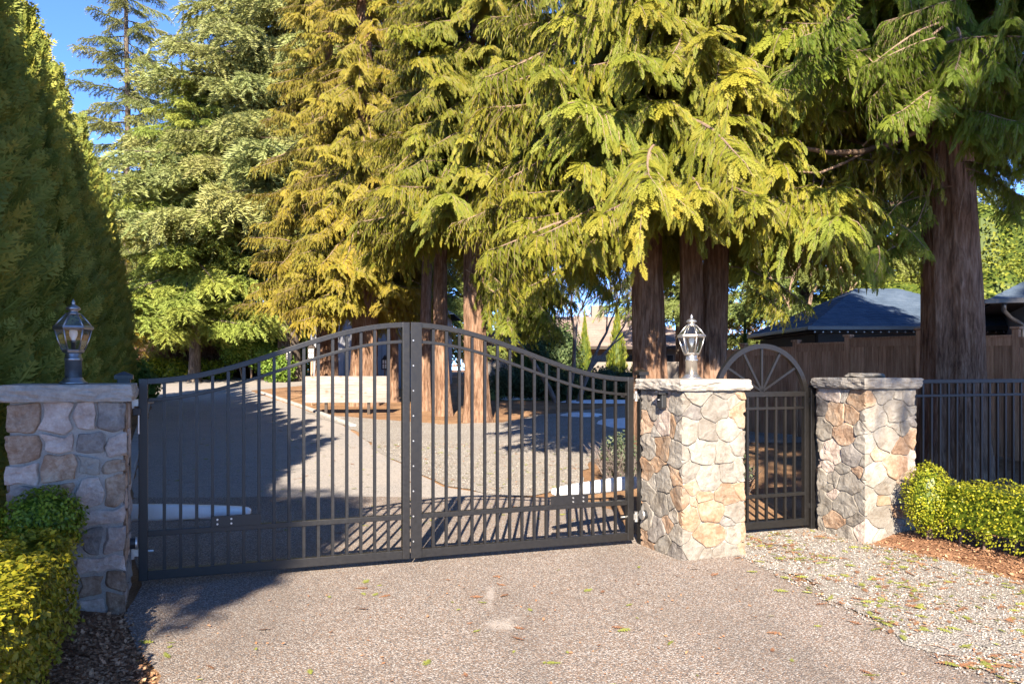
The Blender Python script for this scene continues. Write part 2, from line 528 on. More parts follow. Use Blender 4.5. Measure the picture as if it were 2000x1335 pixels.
M['gutter'] = mat_plain("dark_gutter_metal", (.06, .055, .055), .35, .5, .2, .1, 6)
M['window'] = mat_plain("window_pane", (.05, .06, .07), .08, .8, 0, .1, 3)
# ------------------------------------------------------------------ the ground
def densify(poly, step=.35, jit=.05, seed=0):
    rnd = random.Random(seed); out_ = []
    for (x0, y0), (x1, y1) in zip(poly, poly[1:] + poly[:1]):
        L = math.hypot(x1 - x0, y1 - y0); n = max(1, min(60, int(L / step)))
        nx, ny = -(y1 - y0) / max(L, 1e-6), (x1 - x0) / max(L, 1e-6)
        for i in range(n):
            f = i / n
            p = (x0 + (x1 - x0) * f, y0 + (y1 - y0) * f)
            j = (noise.noise(Vector((p[0] * 1.7, p[1] * 1.7, seed))) + .6 * noise.noise(Vector((p[0] * 6, p[1] * 6, seed)))) * jit * 1.6
            out_.append((p[0] + nx * j, p[1] + ny * j))
    return out_

def sheet(name, poly, mat, dz, jit=.05, seed=0, kind='structure'):
    bm = bmesh.new()
    pts = densify(poly, .3, jit, seed) if jit else poly
    bm.faces.new([bm.verts.new((x, y, 0)) for x, y in pts])
    bmesh.ops.triangulate(bm, faces=bm.faces[:])
    bm.normal_update()
    up_ = sum(f.calc_area() * (1 if f.normal.z > 0 else -1) for f in bm.faces) > 0
    bad = [f for f in bm.faces if (f.normal.z > 0) != up_]
    if bad: bmesh.ops.delete(bm, geom=bad, context='FACES')
    for b in GBREAK:
        bmesh.ops.bisect_plane(bm, geom=bm.verts[:] + bm.edges[:] + bm.faces[:], plane_co=(0, b, 0), plane_no=(0, 1, 0))
    for v in bm.verts: v.co.z = gz(v.co.y) + dz
    me = bpy.data.meshes.new(name); bm.to_mesh(me); bm.free()
    if me.polygons and sum(p.normal.z for p in me.polygons) < 0: me.flip_normals()
    me.materials.append(mat)
    o = link_mesh(name, me)
    o["kind"] = kind
    return o

# one sheet to the horizon
gm = MB()
ys = [-60, -10, 0, 4, 8, 10, 12, 16, 20, 30, 45, 70, 140, 400, 1200]
xs = [-900, -200, -60, -20, -8, 0, 8, 20, 60, 200, 900]
gv = [(x, y, gz(y)) for y in ys for x in xs]
gf = [(j * len(xs) + i, j * len(xs) + i + 1, (j + 1) * len(xs) + i + 1, (j + 1) * len(xs) + i) for j in range(len(ys) - 1) for i in range(len(xs) - 1)]
gm.add(gv, gf)
gm.build("ground", M['soil'])["kind"] = "structure"

APRON = [(-2.75, 6.25), (-2.5, 5.5), (-2.12, 4.83), (-1.86, 4.39), (-1.25, 3.0), (-.8, 1.5), (-3, -6), (4.4, -6), (2.95, 2), (2.5, 4.3), (2.05, 7.1), (1.55, 7.6), (1.12, 8.3), (1.2, 9.4), (.5, 10.3), (-.06, 10.35), (-4.62, 10.3), (-3.6, 8.0)]
sheet("driveway_apron", APRON, M['aggregate'], .008, .05, 1)
DRIVE = [(-4.62, 10.3), (-.06, 10.35), (-.87, 11.1), (-2.0, 13.8), (-3.6, 18.6), (-6.0, 24), (-9.4, 31), (-12.5, 38), (-11, 42), (-6, 45), (-5, 48), (-22, 50), (-19, 45), (-14.2, 33.5), (-9.85, 23), (-4.9, 10.9)]
sheet("asphalt_driveway", DRIVE, M['asphalt'], .004, .04, 2)
YARD = [(-.06, 10.35), (.3, 10.4), (.95, 11.2), (1.0, 12.4), (1.5, 14.2), (3.5, 15.8), (9, 16), (9, 25), (3.6, 25.2), (.8, 21.8), (-.2, 19.8), (-1.6, 19.4), (-3, 20.3), (-4.6, 21.6), (-5.7, 22.9), (-3.6, 18.6), (-2.0, 13.8), (-.87, 11.1)]
sheet("gravel_yard", YARD, M['gravel'], .012, .09, 3)
VERGE = [(2.0, 7.12), (2.5, 4.3), (2.95, 2), (4.4, -6), (9, -6), (4.6, 3), (4.15, 5), (3.85, 6.3), (3.66, 7.05), (3.3, 7.72), (3.0, 8.5), (2.1, 8.2), (1.7, 7.6)]
sheet("gravel_verge", VERGE, M['gravel'], .013, .11, 4)
sheet("lawn", [(-.8, 27), (8, 27), (9, 34), (-2, 34)], M['lawn'], .006, .2, 5)

# concrete edging down both sides of the asphalt
def edging(name, line, w, h):
    mb = MB()
    for (x0, y0), (x1, y1) in zip(line, line[1:]):
        n = max(1, int((y1 - y0) / 1.0))
        for i in range(n):
            a = Vector((x0 + (x1 - x0) * i / n, y0 + (y1 - y0) * i / n, 0)); b = Vector((x0 + (x1 - x0) * (i + 1) / n, y0 + (y1 - y0) * (i + 1) / n, 0))
            d = (b - a).normalized(); b = b - d * .008
            a.z = gz(a.y) + h / 2 - .02; b.z = gz(b.y) + h / 2 - .02
            mb.bar(a, b, w, h)
    o = mb.build(name, M['concrete'], bevel=.008)
    o["kind"] = "structure"
edging("kerb", [(-2.95, 6.35), (-3.75, 8.0), (-5.0, 10.9), (-9.97, 23), (-14.3, 33.5)], .16, .12)
edging("kerb", [(-3.55, 18.9), (-5.95, 24.2), (-9.3, 31.2)], .14, .07)

def inside(p, poly):
    x, y = p; c = False
    for (x0, y0), (x1, y1) in zip(poly, poly[1:] + poly[:1]):
        if (y0 > y) != (y1 > y) and x < (x1 - x0) * (y - y0) / (y1 - y0) + x0: c = not c
    return c
def edge_dist(p, poly):
    best = 9
    for (x0, y0), (x1, y1) in zip(poly, poly[1:] + poly[:1]):
        dx, dy = x1 - x0, y1 - y0
        f = max(0, min(1, ((p[0] - x0) * dx + (p[1] - y0) * dy) / (dx * dx + dy * dy)))
        best = min(best, math.hypot(p[0] - x0 - dx * f, p[1] - y0 - dy * f))
    return best
LBED = [(-2.55, 5.75), (-2.46, 5.5), (-2.1, 4.83), (-1.84, 4.39), (-1.2, 3.0), (-.75, 1.5), (-4, 1.5), (-6, 4.5), (-4.6, 6.2)]
RBED = [(3.2, 8.0), (3.34, 7.7), (3.68, 7.05), (3.87, 6.3), (4.17, 5), (4.62, 3), (8.5, 3), (9.5, 10.5), (5.5, 11.5), (3.7, 9.2)]
def bed_z(p, poly, h):
    if not inside(p, poly): return -.03
    d = min(1, edge_dist(p, poly) / .55)
    return gz(p[1]) - .012 + h * d * (2 - d) + .012 * noise.noise(Vector((p[0] * 5, p[1] * 5, 3)))
def mound(name, poly, h, mat, res=.07):
    x0 = min(p[0] for p in poly); x1 = max(p[0] for p in poly); y0 = min(p[1] for p in poly); y1 = max(p[1] for p in poly)
    nx, ny = int((x1 - x0) / res) + 1, int((y1 - y0) / res) + 1
    idx = {}; mb = MB(); vs_ = []; fs = []
    for j in range(ny + 1):
        for i in range(nx + 1):
            p = (x0 + i * res, y0 + j * res)
            if inside(p, poly) or edge_dist(p, poly) < res * 1.2:
                idx[i, j] = len(vs_); vs_.append((*p, bed_z(p, poly, h)))
    for (i, j) in idx:
        if (i + 1, j) in idx and (i, j + 1) in idx and (i + 1, j + 1) in idx:
            fs.append((idx[i, j], idx[i + 1, j], idx[i + 1, j + 1], idx[i, j + 1]))
    mb.add(vs_, fs)
    o = mb.build(name, mat, smooth=True); o["kind"] = "structure"
mound("mulch_bed", LBED, .07, M['mulch'])
mound("mulch_bed", RBED, .10, M['mulch'])

# ------------------------------------------------------------------ stone pillars
def clip_poly(poly, nx, ny, c):
    """keep nx*x+ny*y <= c"""
    o_ = []
    for a, b in zip(poly, poly[1:] + poly[:1]):
        da = nx * a[0] + ny * a[1] - c; db = nx * b[0] + ny * b[1] - c
        if da <= 0: o_.append(a)
        if (da < 0 < db) or (db < 0 < da):
            f = da / (da - db); o_.append((a[0] + (b[0] - a[0]) * f, a[1] + (b[1] - a[1]) * f))
    return o_
def stone_cells(P, H, rmin, rmax, gap, seed):
    rnd = random.Random(seed); S = []
    for rr in (rmax, (rmin + rmax) / 2, rmin):
        for _ in range(900):
            s, z = rnd.uniform(0, P), rnd.uniform(.02, H - .02)
            r = rr * rnd.uniform(.85, 1.15)
            ok = True
            for (s2, z2, r2) in S:
                ds = abs(s - s2); ds = min(ds, P - ds)
                if math.hypot(ds, (z - z2) * 1.12) < (r + r2) * .86: ok = False; break
            if ok: S.append((s, z, r))
    cells = []
    for (s, z, r) in S:
        poly = [(s - .35, .0), (s + .35, .0), (s + .35, H - .004), (s - .35, H - .004)]
        poly = [(a, b) for a, b in poly]
        for (s2, z2, r2) in S:
            for k in (-P, 0, P):
                sx = s2 + k
                if (sx, z2) == (s, z) or abs(sx - s) > .8: continue
                dx, dy = sx - s, (z2 - z) * 1.25
                q = dx * dx + dy * dy
                # power bisector in stretched space
                c = (dx * (sx + s) / 2 + dy * (z2 + z) / 2 * 1.25) + (r * r - r2 * r2) / 2
                L = math.hypot(dx, dy * 1.25)
                poly = clip_poly(poly, dx, dy * 1.25, c - gap * L)
                if len(poly) < 3: break
            if len(poly) < 3: break
        if len(poly) >= 3: cells.append(poly)
    return cells

def rect_point(s, z, d, a, b, P):
    """point on the pillar's rectangle; a, b core half sizes along u and v; corner-wrapped"""
    s = s % P
    if s < 2 * a: x, y, nx, ny = s - a, -b, 0, -1
    elif s < 2 * a + 2 * b: x, y, nx, ny = a, s - 2 * a - b, 1, 0
    elif s < 4 * a + 2 * b: x, y, nx, ny = a - (s - 2 * a - 2 * b), b, 0, 1
    else: x, y, nx, ny = -a, b - (s - 4 * a - 2 * b), -1, 0
    return Vector((x * (a + d) / a if nx == 0 else nx * (a + d), y * (b + d) / b if ny == 0 else ny * (b + d), z))

def block_cells(P, H, gap, seed):
    rnd = random.Random(seed); out_ = []
    def split(x0, x1, z0, z1, d):
        w_, h_ = x1 - x0, z1 - z0
        big = w_ * h_ > rnd.uniform(.034, .075)
        if w_ > .34 or (big and w_ > h_ * 1.05 and w_ > .2):
            f = rnd.uniform(.36, .64); m_ = x0 + w_ * f
            split(x0, m_, z0, z1, d + 1); split(m_, x1, z0, z1, d + 1)
        elif h_ > .27 or (big and h_ > .2):
            f = rnd.uniform(.38, .62); m_ = z0 + h_ * f
            split(x0, x1, z0, m_, d + 1); split(x0, x1, m_, z1, d + 1)
        else: out_.append((x0, x1, z0, z1))
    # start from a few tall chunks so that the joints do not line up
    k = 7; o0 = rnd.uniform(-.1, 0.05); xs_ = [P * i / k + o0 + rnd.uniform(-.05, .05) for i in range(k)]
    xs_.append(xs_[0] + P)
    for a_, b_ in zip(xs_, xs_[1:]):
        zc_ = rnd.uniform(.3, .55) * H
        split(a_, b_, 0, zc_, 0); split(a_, b_, zc_, H, 0)
    cells = []
    def warp(x, z):
        if z < .01 or z > H - .01: return (x, z)
        q = Vector((math.cos(x / P * 6.2832) * P / 6.2832 * 7, math.sin(x / P * 6.2832) * P / 6.2832 * 7, z * 7 + seed))
        return (x + .035 * noise.noise(q), z + .035 * noise.noise(q + Vector((9, 5, 3))))
    for (x0, x1, z0, z1) in out_:
        g_ = gap
        pts = [(x0 + g_, z0 + g_), ((x0 + x1) / 2, z0 + g_), (x1 - g_, z0 + g_), (x1 - g_, (z0 + z1) / 2), (x1 - g_, z1 - g_), ((x0 + x1) / 2, z1 - g_), (x0 + g_, z1 - g_), (x0 + g_, (z0 + z1) / 2)]
        if rnd.random() < .5:
            c_ = rnd.randrange(4) * 2; p_ = pts[c_]; cxm, czm = (x0 + x1) / 2, (z0 + z1) / 2
            pts[c_] = (p_[0] + (cxm - p_[0]) * .22, p_[1] + (czm - p_[1]) * .22)
        cells.append([warp(*p_) for p_ in pts])
    return cells

def make_stone(poly, a, b, P, prot, rnd, seed):
    for _ in range(2):      # round the corners
        q = []
        for p, n_ in zip(poly, poly[1:] + poly[:1]):
            q.append((p[0] * .89 + n_[0] * .11, p[1] * .89 + n_[1] * .11)); q.append((p[0] * .11 + n_[0] * .89, p[1] * .11 + n_[1] * .89))
        poly = q
    pts = []
    for p, n_ in zip(poly, poly[1:] + poly[:1]):
        L = math.hypot(n_[0] - p[0], n_[1] - p[1]); k = max(1, int(L / .03))
        for i in range(k):
            x, z = p[0] + (n_[0] - p[0]) * i / k, p[1] + (n_[1] - p[1]) * i / k
            e_ = min(1, z / .06, (1.395 - z) / .06 if z < 1.395 else 0)
            q = Vector((math.cos(x / P * 6.2832) * P * 1.6, math.sin(x / P * 6.2832) * P * 1.6, z * 10))
            pts.append((x + .030 * e_ * noise.noise(q), z + .030 * max(0, e_) * noise.noise(q + Vector((9, 5, 3)))))
    cx = sum(p[0] for p in pts) / len(pts); cy = sum(p[1] for p in pts) / len(pts)
    n = len(pts); vs_ = []; fs = []
    corners = [0, 2 * a, 2 * a + 2 * b, 4 * a + 2 * b, P, -0.0]
    rings = ((1.0, -.015), (1.0, .55), (.98, .90), (.925, 1.0), (.62, 1.02), (.33, 1.0))
    tx, ty = rnd.uniform(-.25, .25), rnd.uniform(-.25, .25)
    for k, (sc, dep) in enumerate(rings):
        for (x, y) in pts:
            s = cx + (x - cx) * sc; z = cy + (y - cy) * sc
            sm = s % P
            for c in corners:
                if abs(sm - c) < .013: s += c - sm; break
            d = prot * dep
            if k >= 2:
                d += .012 * noise.noise(Vector((s * 9, z * 9, seed))) + .008 * noise.noise(Vector((s * 24, z * 24, seed)))
                d += ((x - cx) * tx + (y - cy) * ty) * .12
            elif k == 1:
                s += .006 * noise.noise(Vector((s * 30, z * 30, seed))); z += .006 * noise.noise(Vector((s * 30, z * 30, seed + 8)))
            vs_.append(rect_point(s, z, max(d, -.02), a, b, P))
    s = cx
    vs_.append(rect_point(s, cy, prot, a, b, P))
    for k in range(len(rings) - 1):
        for i in range(n):
            j = (i + 1) % n
            fs.append((k * n + i, k * n + j, (k + 1) * n + j, (k + 1) * n + i))
    k = len(rings) - 1
    for i in range(n): fs.append((k * n + i, k * n + (i + 1) % n, len(vs_) - 1))
    mb = MB(); mb.add(vs_, fs)
    return mb

def rough_slab(w, d, h, seed, step=.035):
    """capstone: sawn top, rock-faced edges"""
    mb = MB(); nx, ny, nz = int(w / step), int(d / step), 5
    bm = bmesh.new()
    bmesh.ops.create_cube(bm, size=1)
    bmesh.ops.subdivide_edges(bm, edges=bm.edges[:], cuts=14, use_grid_fill=True)
    for v in bm.verts:
        x, y, z = v.co
        P_ = Vector((x * w, y * d, z * h))
        side = max(abs(x), abs(y)) > .499
        q = Vector((P_.x * 9, P_.y * 9, P_.z * 16 + seed * 7))
        if side:
            nrm = Vector((math.copysign(1, x) if abs(x) > .499 else 0, math.copysign(1, y) if abs(y) > .499 else 0, 0))
            k = .016 * noise.noise(q) + .010 * noise.noise(q * 2.7) + .006 * noise.noise(q * 6)
            k -= .012 * (abs(z) * 2) ** 4
            P_ += nrm * k
        if abs(z) > .499: P_.z += .002 * noise.noise(q * .6)
        v.co = P_
    me = bpy.data.meshes.new("cap"); bm.to_mesh(me); bm.free()
    return me

def pillar(name, label, corner, side, w, d, H, captop, rr, gap, mats, seed):
    c = corner + U * (w / 2 * side) + V * (d / 2)
    root = empty(name, (c.x, c.y, 0), ANG)
    tag(root, label, "stone pillar", "stone gate pillars")
    prot = .032 if rr is None else .026
    a, b = w / 2 - prot, d / 2 - prot
    P = 4 * a + 4 * b
    rec = prot * (.45 if rr is None else .38)
    MB().box((0, 0, H / 2 - .05), (2 * a + 2 * rec, 2 * b + 2 * rec, H + .1)).build("mortar_core", M['mortar'], root)
    rnd = random.Random(seed)
    for poly in (block_cells(P, H, gap, seed) if rr is None else stone_cells(P, H, rr[0], rr[1], gap, seed)):
        me = make_stone(poly, a, b, P, prot * rnd.uniform(.85, 1.1), rnd, rnd.random() * 50)
        me.build("stone", M[rnd.choice(mats)], root, smooth=False)
    cap = rough_slab(w + .09, d + .09, captop - H, seed)
    cap.materials.append(M['cap'])
    for p in cap.polygons: p.use_smooth = False
    link_mesh("capstone", cap, root, (0, 0, (captop + H) / 2))
    return root, c

PL, cL = pillar("stone_pillar", "shaded stone gate pillar with a dark lantern, left of the driveway", Vector((-2.53, 5.53, 0)), -1, .68, .66, 1.395, 1.505, None, .010,
       ['st_pink', 'st_pink', 'st_grey', 'st_brown', 'st_pink', 'st_cream', 'st_brown'], 11)
PM, cM = pillar("stone_pillar", "sunlit stone pillar with a nickel lantern between the two gates", Vector((1.42, 7.05, 0)), 1, .63, .68, 1.425, 1.52, (.05, .125), .0022,
       ['st_cream', 'st_cream', 'st_orange', 'st_grey', 'st_cream', 'st_brown', 'st_cream', 'st_pink', 'st_orange', 'st_cream'], 28)
PR, cR = pillar("stone_pillar", "stone pillar with a loose flat rock on top beside the boxwood hedge", Vector((3.24, 7.76, 0)), 1, .62, .62, 1.425, 1.525, (.05, .125), .0022,
       ['st_cream', 'st_cream', 'st_pink', 'st_cream', 'st_grey', 'st_brown', 'st_cream', 'st_orange'], 37)

# flat rock lying on the right-hand cap
bm = bmesh.new()
bmesh.ops.create_icosphere(bm, subdivisions=4, radius=1)
for v in bm.verts:
    p = v.co.copy(); q = p * 1.8
    sx, sz = (.215, .028) ; r = 1 + .22 * noise.noise(q + Vector((4, 2, 1)))
    zz = max(-.7, min(.75 + .15 * noise.noise(q * 2), p.z * 1.6))
    v.co = Vector((p.x * sx * r, p.y * .15 * r, (zz + .7) * sz + .008 * noise.noise(q * 4)))
me = bpy.data.meshes.new("flat_rock"); bm.to_mesh(me); bm.free()
me.materials.append(M['st_cream'])
for p in me.polygons: p.use_smooth = True
tag(link_mesh("flat_rock", me, None, (cR.x + .02, cR.y + .05, 1.526), (0, 0, ANG + .1)), "flat tan rock lying loose on the right pillar's cap", "rock")

# ------------------------------------------------------------------ lanterns
def lantern(label, c, z, metal, rot=0.2):
    root = empty("post_lantern", (c.x, c.y, z), ANG)
    tag(root, label, "lantern", "lanterns on the gate pillars")
    n = 6
    MB().lathe([(.088, 0), (.088, .012), (.075, .018), (.066, .03), (.058, .045)], n=24).build("base_flange", metal, root, smooth=True)
    MB().lathe([(.052, .04), (.052, .155), (.056, .158), (.056, .175), (.05, .178), (.05, .2), (.044, .212)], n=24).build("stem", metal, root, smooth=True)
    MB().lathe([(.044, .205), (.066, .214), (.07, .226), (.066, .232)], n=n, rot=rot).build("lower_collar", metal, root)
    zb, zt, rb, rt = .23, .368, .068, .112
    zr, rtop, zr2 = .392, .044, .472
    def ringp(r, z_, k): 
        a = 2 * math.pi * k / n + rot
        return Vector((r * math.cos(a), r * math.sin(a), z_))
    mid = lambda k: [ringp(rb, zb, k), ringp(rb + (rt - rb) * .55, zb + (zt - zb) * .46, k), ringp(rt, zt, k)]
    for k in range(n):
        MB().tube(mid(k), .0055, 6).build("cage_rib", metal, root, smooth=True)
        MB().tube([ringp(.113, zr - .004, k), ringp(.084, zr + .035, k), ringp(rtop, zr2, k)], .0055, 6).build("roof_rib", metal, root, smooth=True)
        A, B = mid(k), mid(k + 1)
        mb = MB(); mb.add(A + B, [(0, 3, 4, 1), (1, 4, 5, 2)]); mb.build("glass_pane", M['glass'], root)
        q = [ringp(.112, zr, k), ringp(.083, zr + .035, k), ringp(rtop, zr2, k)]
        q2 = [ringp(.112, zr, k + 1), ringp(.083, zr + .035, k + 1), ringp(rtop, zr2, k + 1)]
        mb = MB(); mb.add(q + q2, [(0, 3, 4, 1), (1, 4, 5, 2)]); mb.build("roof_pane", M['glass'], root)
    MB().lathe([(.108, zt - .004), (.122, zt), (.127, zt + .010), (.122, zt + .022), (.110, zt + .026)], n=n, rot=rot).build("rim", metal, root)
    MB().lathe([(rtop + .004, zr2 - .004), (rtop + .004, zr2 + .004), (.03, zr2 + .012), (.026, zr2 + .02), (.044, zr2 + .03), (.047, zr2 + .037), (.036, zr2 + .05), (.014, zr2 + .062), (.010, zr2 + .068), (.014, zr2 + .075), (.012, zr2 + .083), (.005, zr2 + .095), (.002, zr2 + .103)], n=20).build("finial", metal, root, smooth=True)
    MB().lathe([(.014, .225), (.014, .28), (.018, .282), (.018, .295)], n=14).build("socket", metal, root, smooth=True)
    MB().lathe([(.012, .29), (.016, .305), (.024, .325), (.027, .345), (.024, .363), (.014, .374), (.003, .378)], n=16).build("bulb", M['bulb'], root, smooth=True)
    return root
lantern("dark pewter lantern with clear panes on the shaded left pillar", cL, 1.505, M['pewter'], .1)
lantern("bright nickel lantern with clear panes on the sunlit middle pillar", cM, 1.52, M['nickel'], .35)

# ------------------------------------------------------------------ driveway gate
T0, T1, T2, T3 = 0.0, 2.035, 2.062, 4.12
def topz(t):
    s = t / 2.05 if t < 2.05 else (4.12 - t) / 2.07
    s = max(0, min(1, s))
    return 1.535 + .455 * (1 - math.cos(math.pi * s)) / 2
def gate_leaf(name, label, t0, t1, hinge_left):
    root = empty(name, G((t0 + t1) / 2, 0, .0))
    o_ = root.location.copy()
    L = lambda t, off, z: G(t, off, z) - o_
    tag(root, label, "gate", "two leaves of the driveway gate")
    iron = M['iron']; sw = .062
    def stile(t):
        z1 = topz(t)
        MB().box(L(t, 0, (.055 + z1) / 2), (sw, .055, z1 - .055), (U, V, Vector((0, 0, 1)))).build("stile", iron, root, bevel=.004)
    a, b = t0 + sw / 2, t1 - sw / 2
    stile(a); stile(b)
    def rail(nm, zf, h, w, c0, c1, n):
        mb = MB(); vs_ = []; fs = []
        for i in range(n + 1):
            t = c0 + (c1 - c0) * i / n
            z = zf(t)
            for (dv, dz) in ((-w / 2, -h / 2), (w / 2, -h / 2), (w / 2, h / 2), (-w / 2, h / 2)):
                vs_.append(L(t, dv, z + dz))
        for i in range(n):
            for k in range(4):
                fs.append((i * 4 + k, i * 4 + (k + 1) % 4, i * 4 + 4 + (k + 1) % 4, i * 4 + 4 + k))
        fs += [(3, 2, 1, 0), tuple(n * 4 + k for k in range(4))]
        mb.add(vs_, fs); return mb.build(nm, iron, root, bevel=.003)
    rail("top_rail", lambda t: topz(t) - .021, .042, .050, t0 + (0 if hinge_left else .0), t1, 40)
    rail("curved_rail", lambda t: topz(t) - .158, .026, .030, t0 + sw, t1 - sw, 40)
    rail("lower_rail", lambda t: .398, .042, .044, t0 + sw, t1 - sw, 1)
    rail("bottom_rail", lambda t: .0925, .070, .050, t0 + sw, t1 - sw, 1)
    n = 16
    for i in range(n):
        t = t0 + sw + (t1 - t0 - 2 * sw) * (i + 1) / (n + 1)
        z0, z1 = .127, topz(t) - .044
        MB().box(L(t, 0, (z0 + z1) / 2), (.0235, .0235, z1 - z0), (U, V, Vector((0, 0, 1)))).build("bar", iron, root)
    # plate that the opener's arm is bolted to
    p0, p1 = (.50, .86) if hinge_left else (t1 - t0 - .82, t1 - t0 - .46)
    ax = (U, V, Vector((0, 0, 1)))
    pl = MB().box(L(t0 + (p0 + p1) / 2, -.018, .455), (p1 - p0, .014, .085), ax).build("mounting_plate", iron, root, bevel=.002)
    for k in range(2):
        for j in range(2):
            tt = t0 + p0 + .045 + k * .10 if hinge_left else t0 + p1 - .05 - k * .10
            q = L(tt, -.025, .438 + j * .034)
            MB().tube([q, q - V * .008], [.0085, .007], 8).build("bolt", M['steel'], pl, smooth=False)
    # hinges
    hs = -1 if hinge_left else 1
    th = t0 if hinge_left else t1
    for z in (1.36, .26):
        hb = MB().box(L(th + hs * .035, .01, z), (.07, .03, .05), ax)
        hb.tube([L(th + hs * .045, .01, z - .045), L(th + hs * .045, .01, z + .045)], .018, 10)
        hb.tube([L(th - hs * .10, .035, z), L(th + hs * .02, .035, z)], .009, 8)
        hb.build("hinge", M['steel'], root)
    return root, L
GL, LL = gate_leaf("driveway_gate_leaf", "left black iron leaf of the arched driveway gate, half in shade", T0, T1, True)
GR, LR = gate_leaf("driveway_gate_leaf", "right black iron leaf of the arched driveway gate, fully sunlit", T2, T3, False)
# cover strip with bolts on the right leaf's meeting stile
st = MB().box(LR(2.085, -.038, (.06 + 1.99) / 2), (.092, .012, 1.93), (U, V, Vector((0, 0, 1)))).build("cover_strip", M['iron'], GR, bevel=.002)
for i in range(9):
    q = LR(2.058, -.045, .2 + i * .205)
    MB().tube([q, q - V * .006], [.0075, .006], 8).build("bolt", M['steel'], st)
q = LL(2.02, -.028, .075); 

def post(label, t, off, h, w=.075, capw=.105):
    p = G(t, off)
    root = empty("gate_post", p, ANG)
    tag(root, label, "gate post", "square iron gate posts")
    MB().box((0, 0, h / 2 - .05), (w, w, h + .1)).build("post", M['iron'], root, bevel=.004)
    mb = MB().box((0, 0, h + .012), (capw, capw, .03))
    mb.add([(-capw / 2, -capw / 2, h + .028), (capw / 2, -capw / 2, h + .028), (capw / 2, capw / 2, h + .028), (-capw / 2, capw / 2, h + .028), (0, 0, h + .055)], [(0, 1, 4), (1, 2, 4), (2, 3, 4), (3, 0, 4)])
    mb.build("post_cap", M['iron'], root)
post("square iron hinge post showing its cap behind the left pillar", -.10, .04, 1.535, .09, .125)
post("square iron hinge post at the right end of the driveway gate", 4.225, .02, 1.555, .062, .10)

# ------------------------------------------------------------------ gate openers
def opener(label, a, b, grey=False):
    """tapered plastic arm housing from a (thick, by the pillar) to b (thin nose)"""
    root = empty("gate_opener", a)
    tag(root, label, "gate opener", "swing gate opener arms")
    d = (b - a); Lh = d.length; d.normalize(); s = d.cross(Vector((0, 0, 1))).normalized(); n_ = s.cross(d)
    mb = MB(); prof = [(0, .048, .062), (.12, .050, .066), (.45, .050, .062), (.75, .046, .050), (.92, .040, .040), (.98, .032, .032), (1.0, .018, .018)]
    vs_ = []; fs = []; K = 14
    for f, w_, h_ in prof:
        for k in range(K):
            an = 2 * math.pi * k / K; ca, sa = math.cos(an), math.sin(an)
            e = .55
            vs_.append(d * (Lh * f) + s * (w_ * math.copysign(abs(ca) ** e, ca)) + n_ * (h_ * math.copysign(abs(sa) ** e, sa)))
    for i in range(len(prof) - 1):
        for k in range(K): fs.append((i * K + k, i * K + (k + 1) % K, (i + 1) * K + (k + 1) % K, (i + 1) * K + k))
    fs.append(tuple(range(K - 1, -1, -1))); fs.append(tuple((len(prof) - 1) * K + k for k in range(K)))
    mb.add(vs_, fs); mb.build("housing", M['plastic'], root, smooth=True)
    MB().box(d * -.03 + Vector((0, 0, 0)), (.10, .07, .09), (d, s, n_)).build("rear_bracket", M['blackplastic'], root, bevel=.004)
    mb = MB().tube([d * (Lh * .45) - n_ * .055, d * (Lh * 1.0) - n_ * .055], .012, 8)
    mb.build("drive_rod", M['steel'], root, smooth=True)
    return root
opener("blue-looking shaded gate opener arm behind the left gate leaf", G(-.28, .50, .49), G(.80, .17, .49))
opener("white gate opener arm behind the right gate leaf", G(4.42, .50, .50), G(3.42, .22, .495))

# ------------------------------------------------------------------ small fittings on the pillars
def on_left_face(c, d, w, along, z, outw):
    """point on a pillar's left face: along = metres back from the front edge"""
    return c - U * (w / 2 + outw) - V * (d / 2) + V * along + Vector((0, 0, z))
p = on_left_face(cM, .68, .63, .28, 1.33, .025)
kb = empty("sensor_box", p, ANG)
tag(kb, "small black sensor box on the middle pillar's left face", "sensor box")
MB().box((0, 0, 0), (.05, .085, .115)).build("case", M['blackplastic'], kb, bevel=.006)
MB().box((-.012, 0, .066), (.085, .105, .014)).build("hood", M['blackplastic'], kb, bevel=.003)
MB().lathe([(.012, 0), (.012, .006), (.006, .008)], (0, 0, 0), 10).build("lens", M['steel'], kb, loc=(-.03, 0, .01))
def eye(label, p, sgn):
    e = empty("safety_sensor", p, ANG)
    tag(e, label, "sensor", "photo eyes of the gate")
    MB().tube([(0, 0, 0), (sgn * .05, 0, 0)], [.04, .038], 18).build("housing", M['blackplastic'], e, smooth=False, bevel=.003)
    MB().tube([(sgn * .045, 0, 0), (sgn * .056, 0, 0)], [.046, .042], 18).build("bezel", M['steel'], e)
eye("round photo eye low on the middle pillar's left face", on_left_face(cM, .68, .63, .60, .30, -.012), -1)
eye("round photo eye low on the left pillar's driveway face", cL + U * .33 + V * .22 + Vector((0, 0, .36)), 1)
lt = empty("gate_latch", cL + U * .38 + V * .24 + Vector((0, 0, 1.30)), ANG)
tag(lt, "black gate hardware beside the left pillar under its cap", "latch")
MB().box((0, 0, 0), (.05, .06, .05)).build("block", M['blackplastic'], lt, bevel=.004)
MB().tube([(.012, 0, -.02), (.012, 0, -.16)], .008, 8).build("rod", M['steel'], lt)

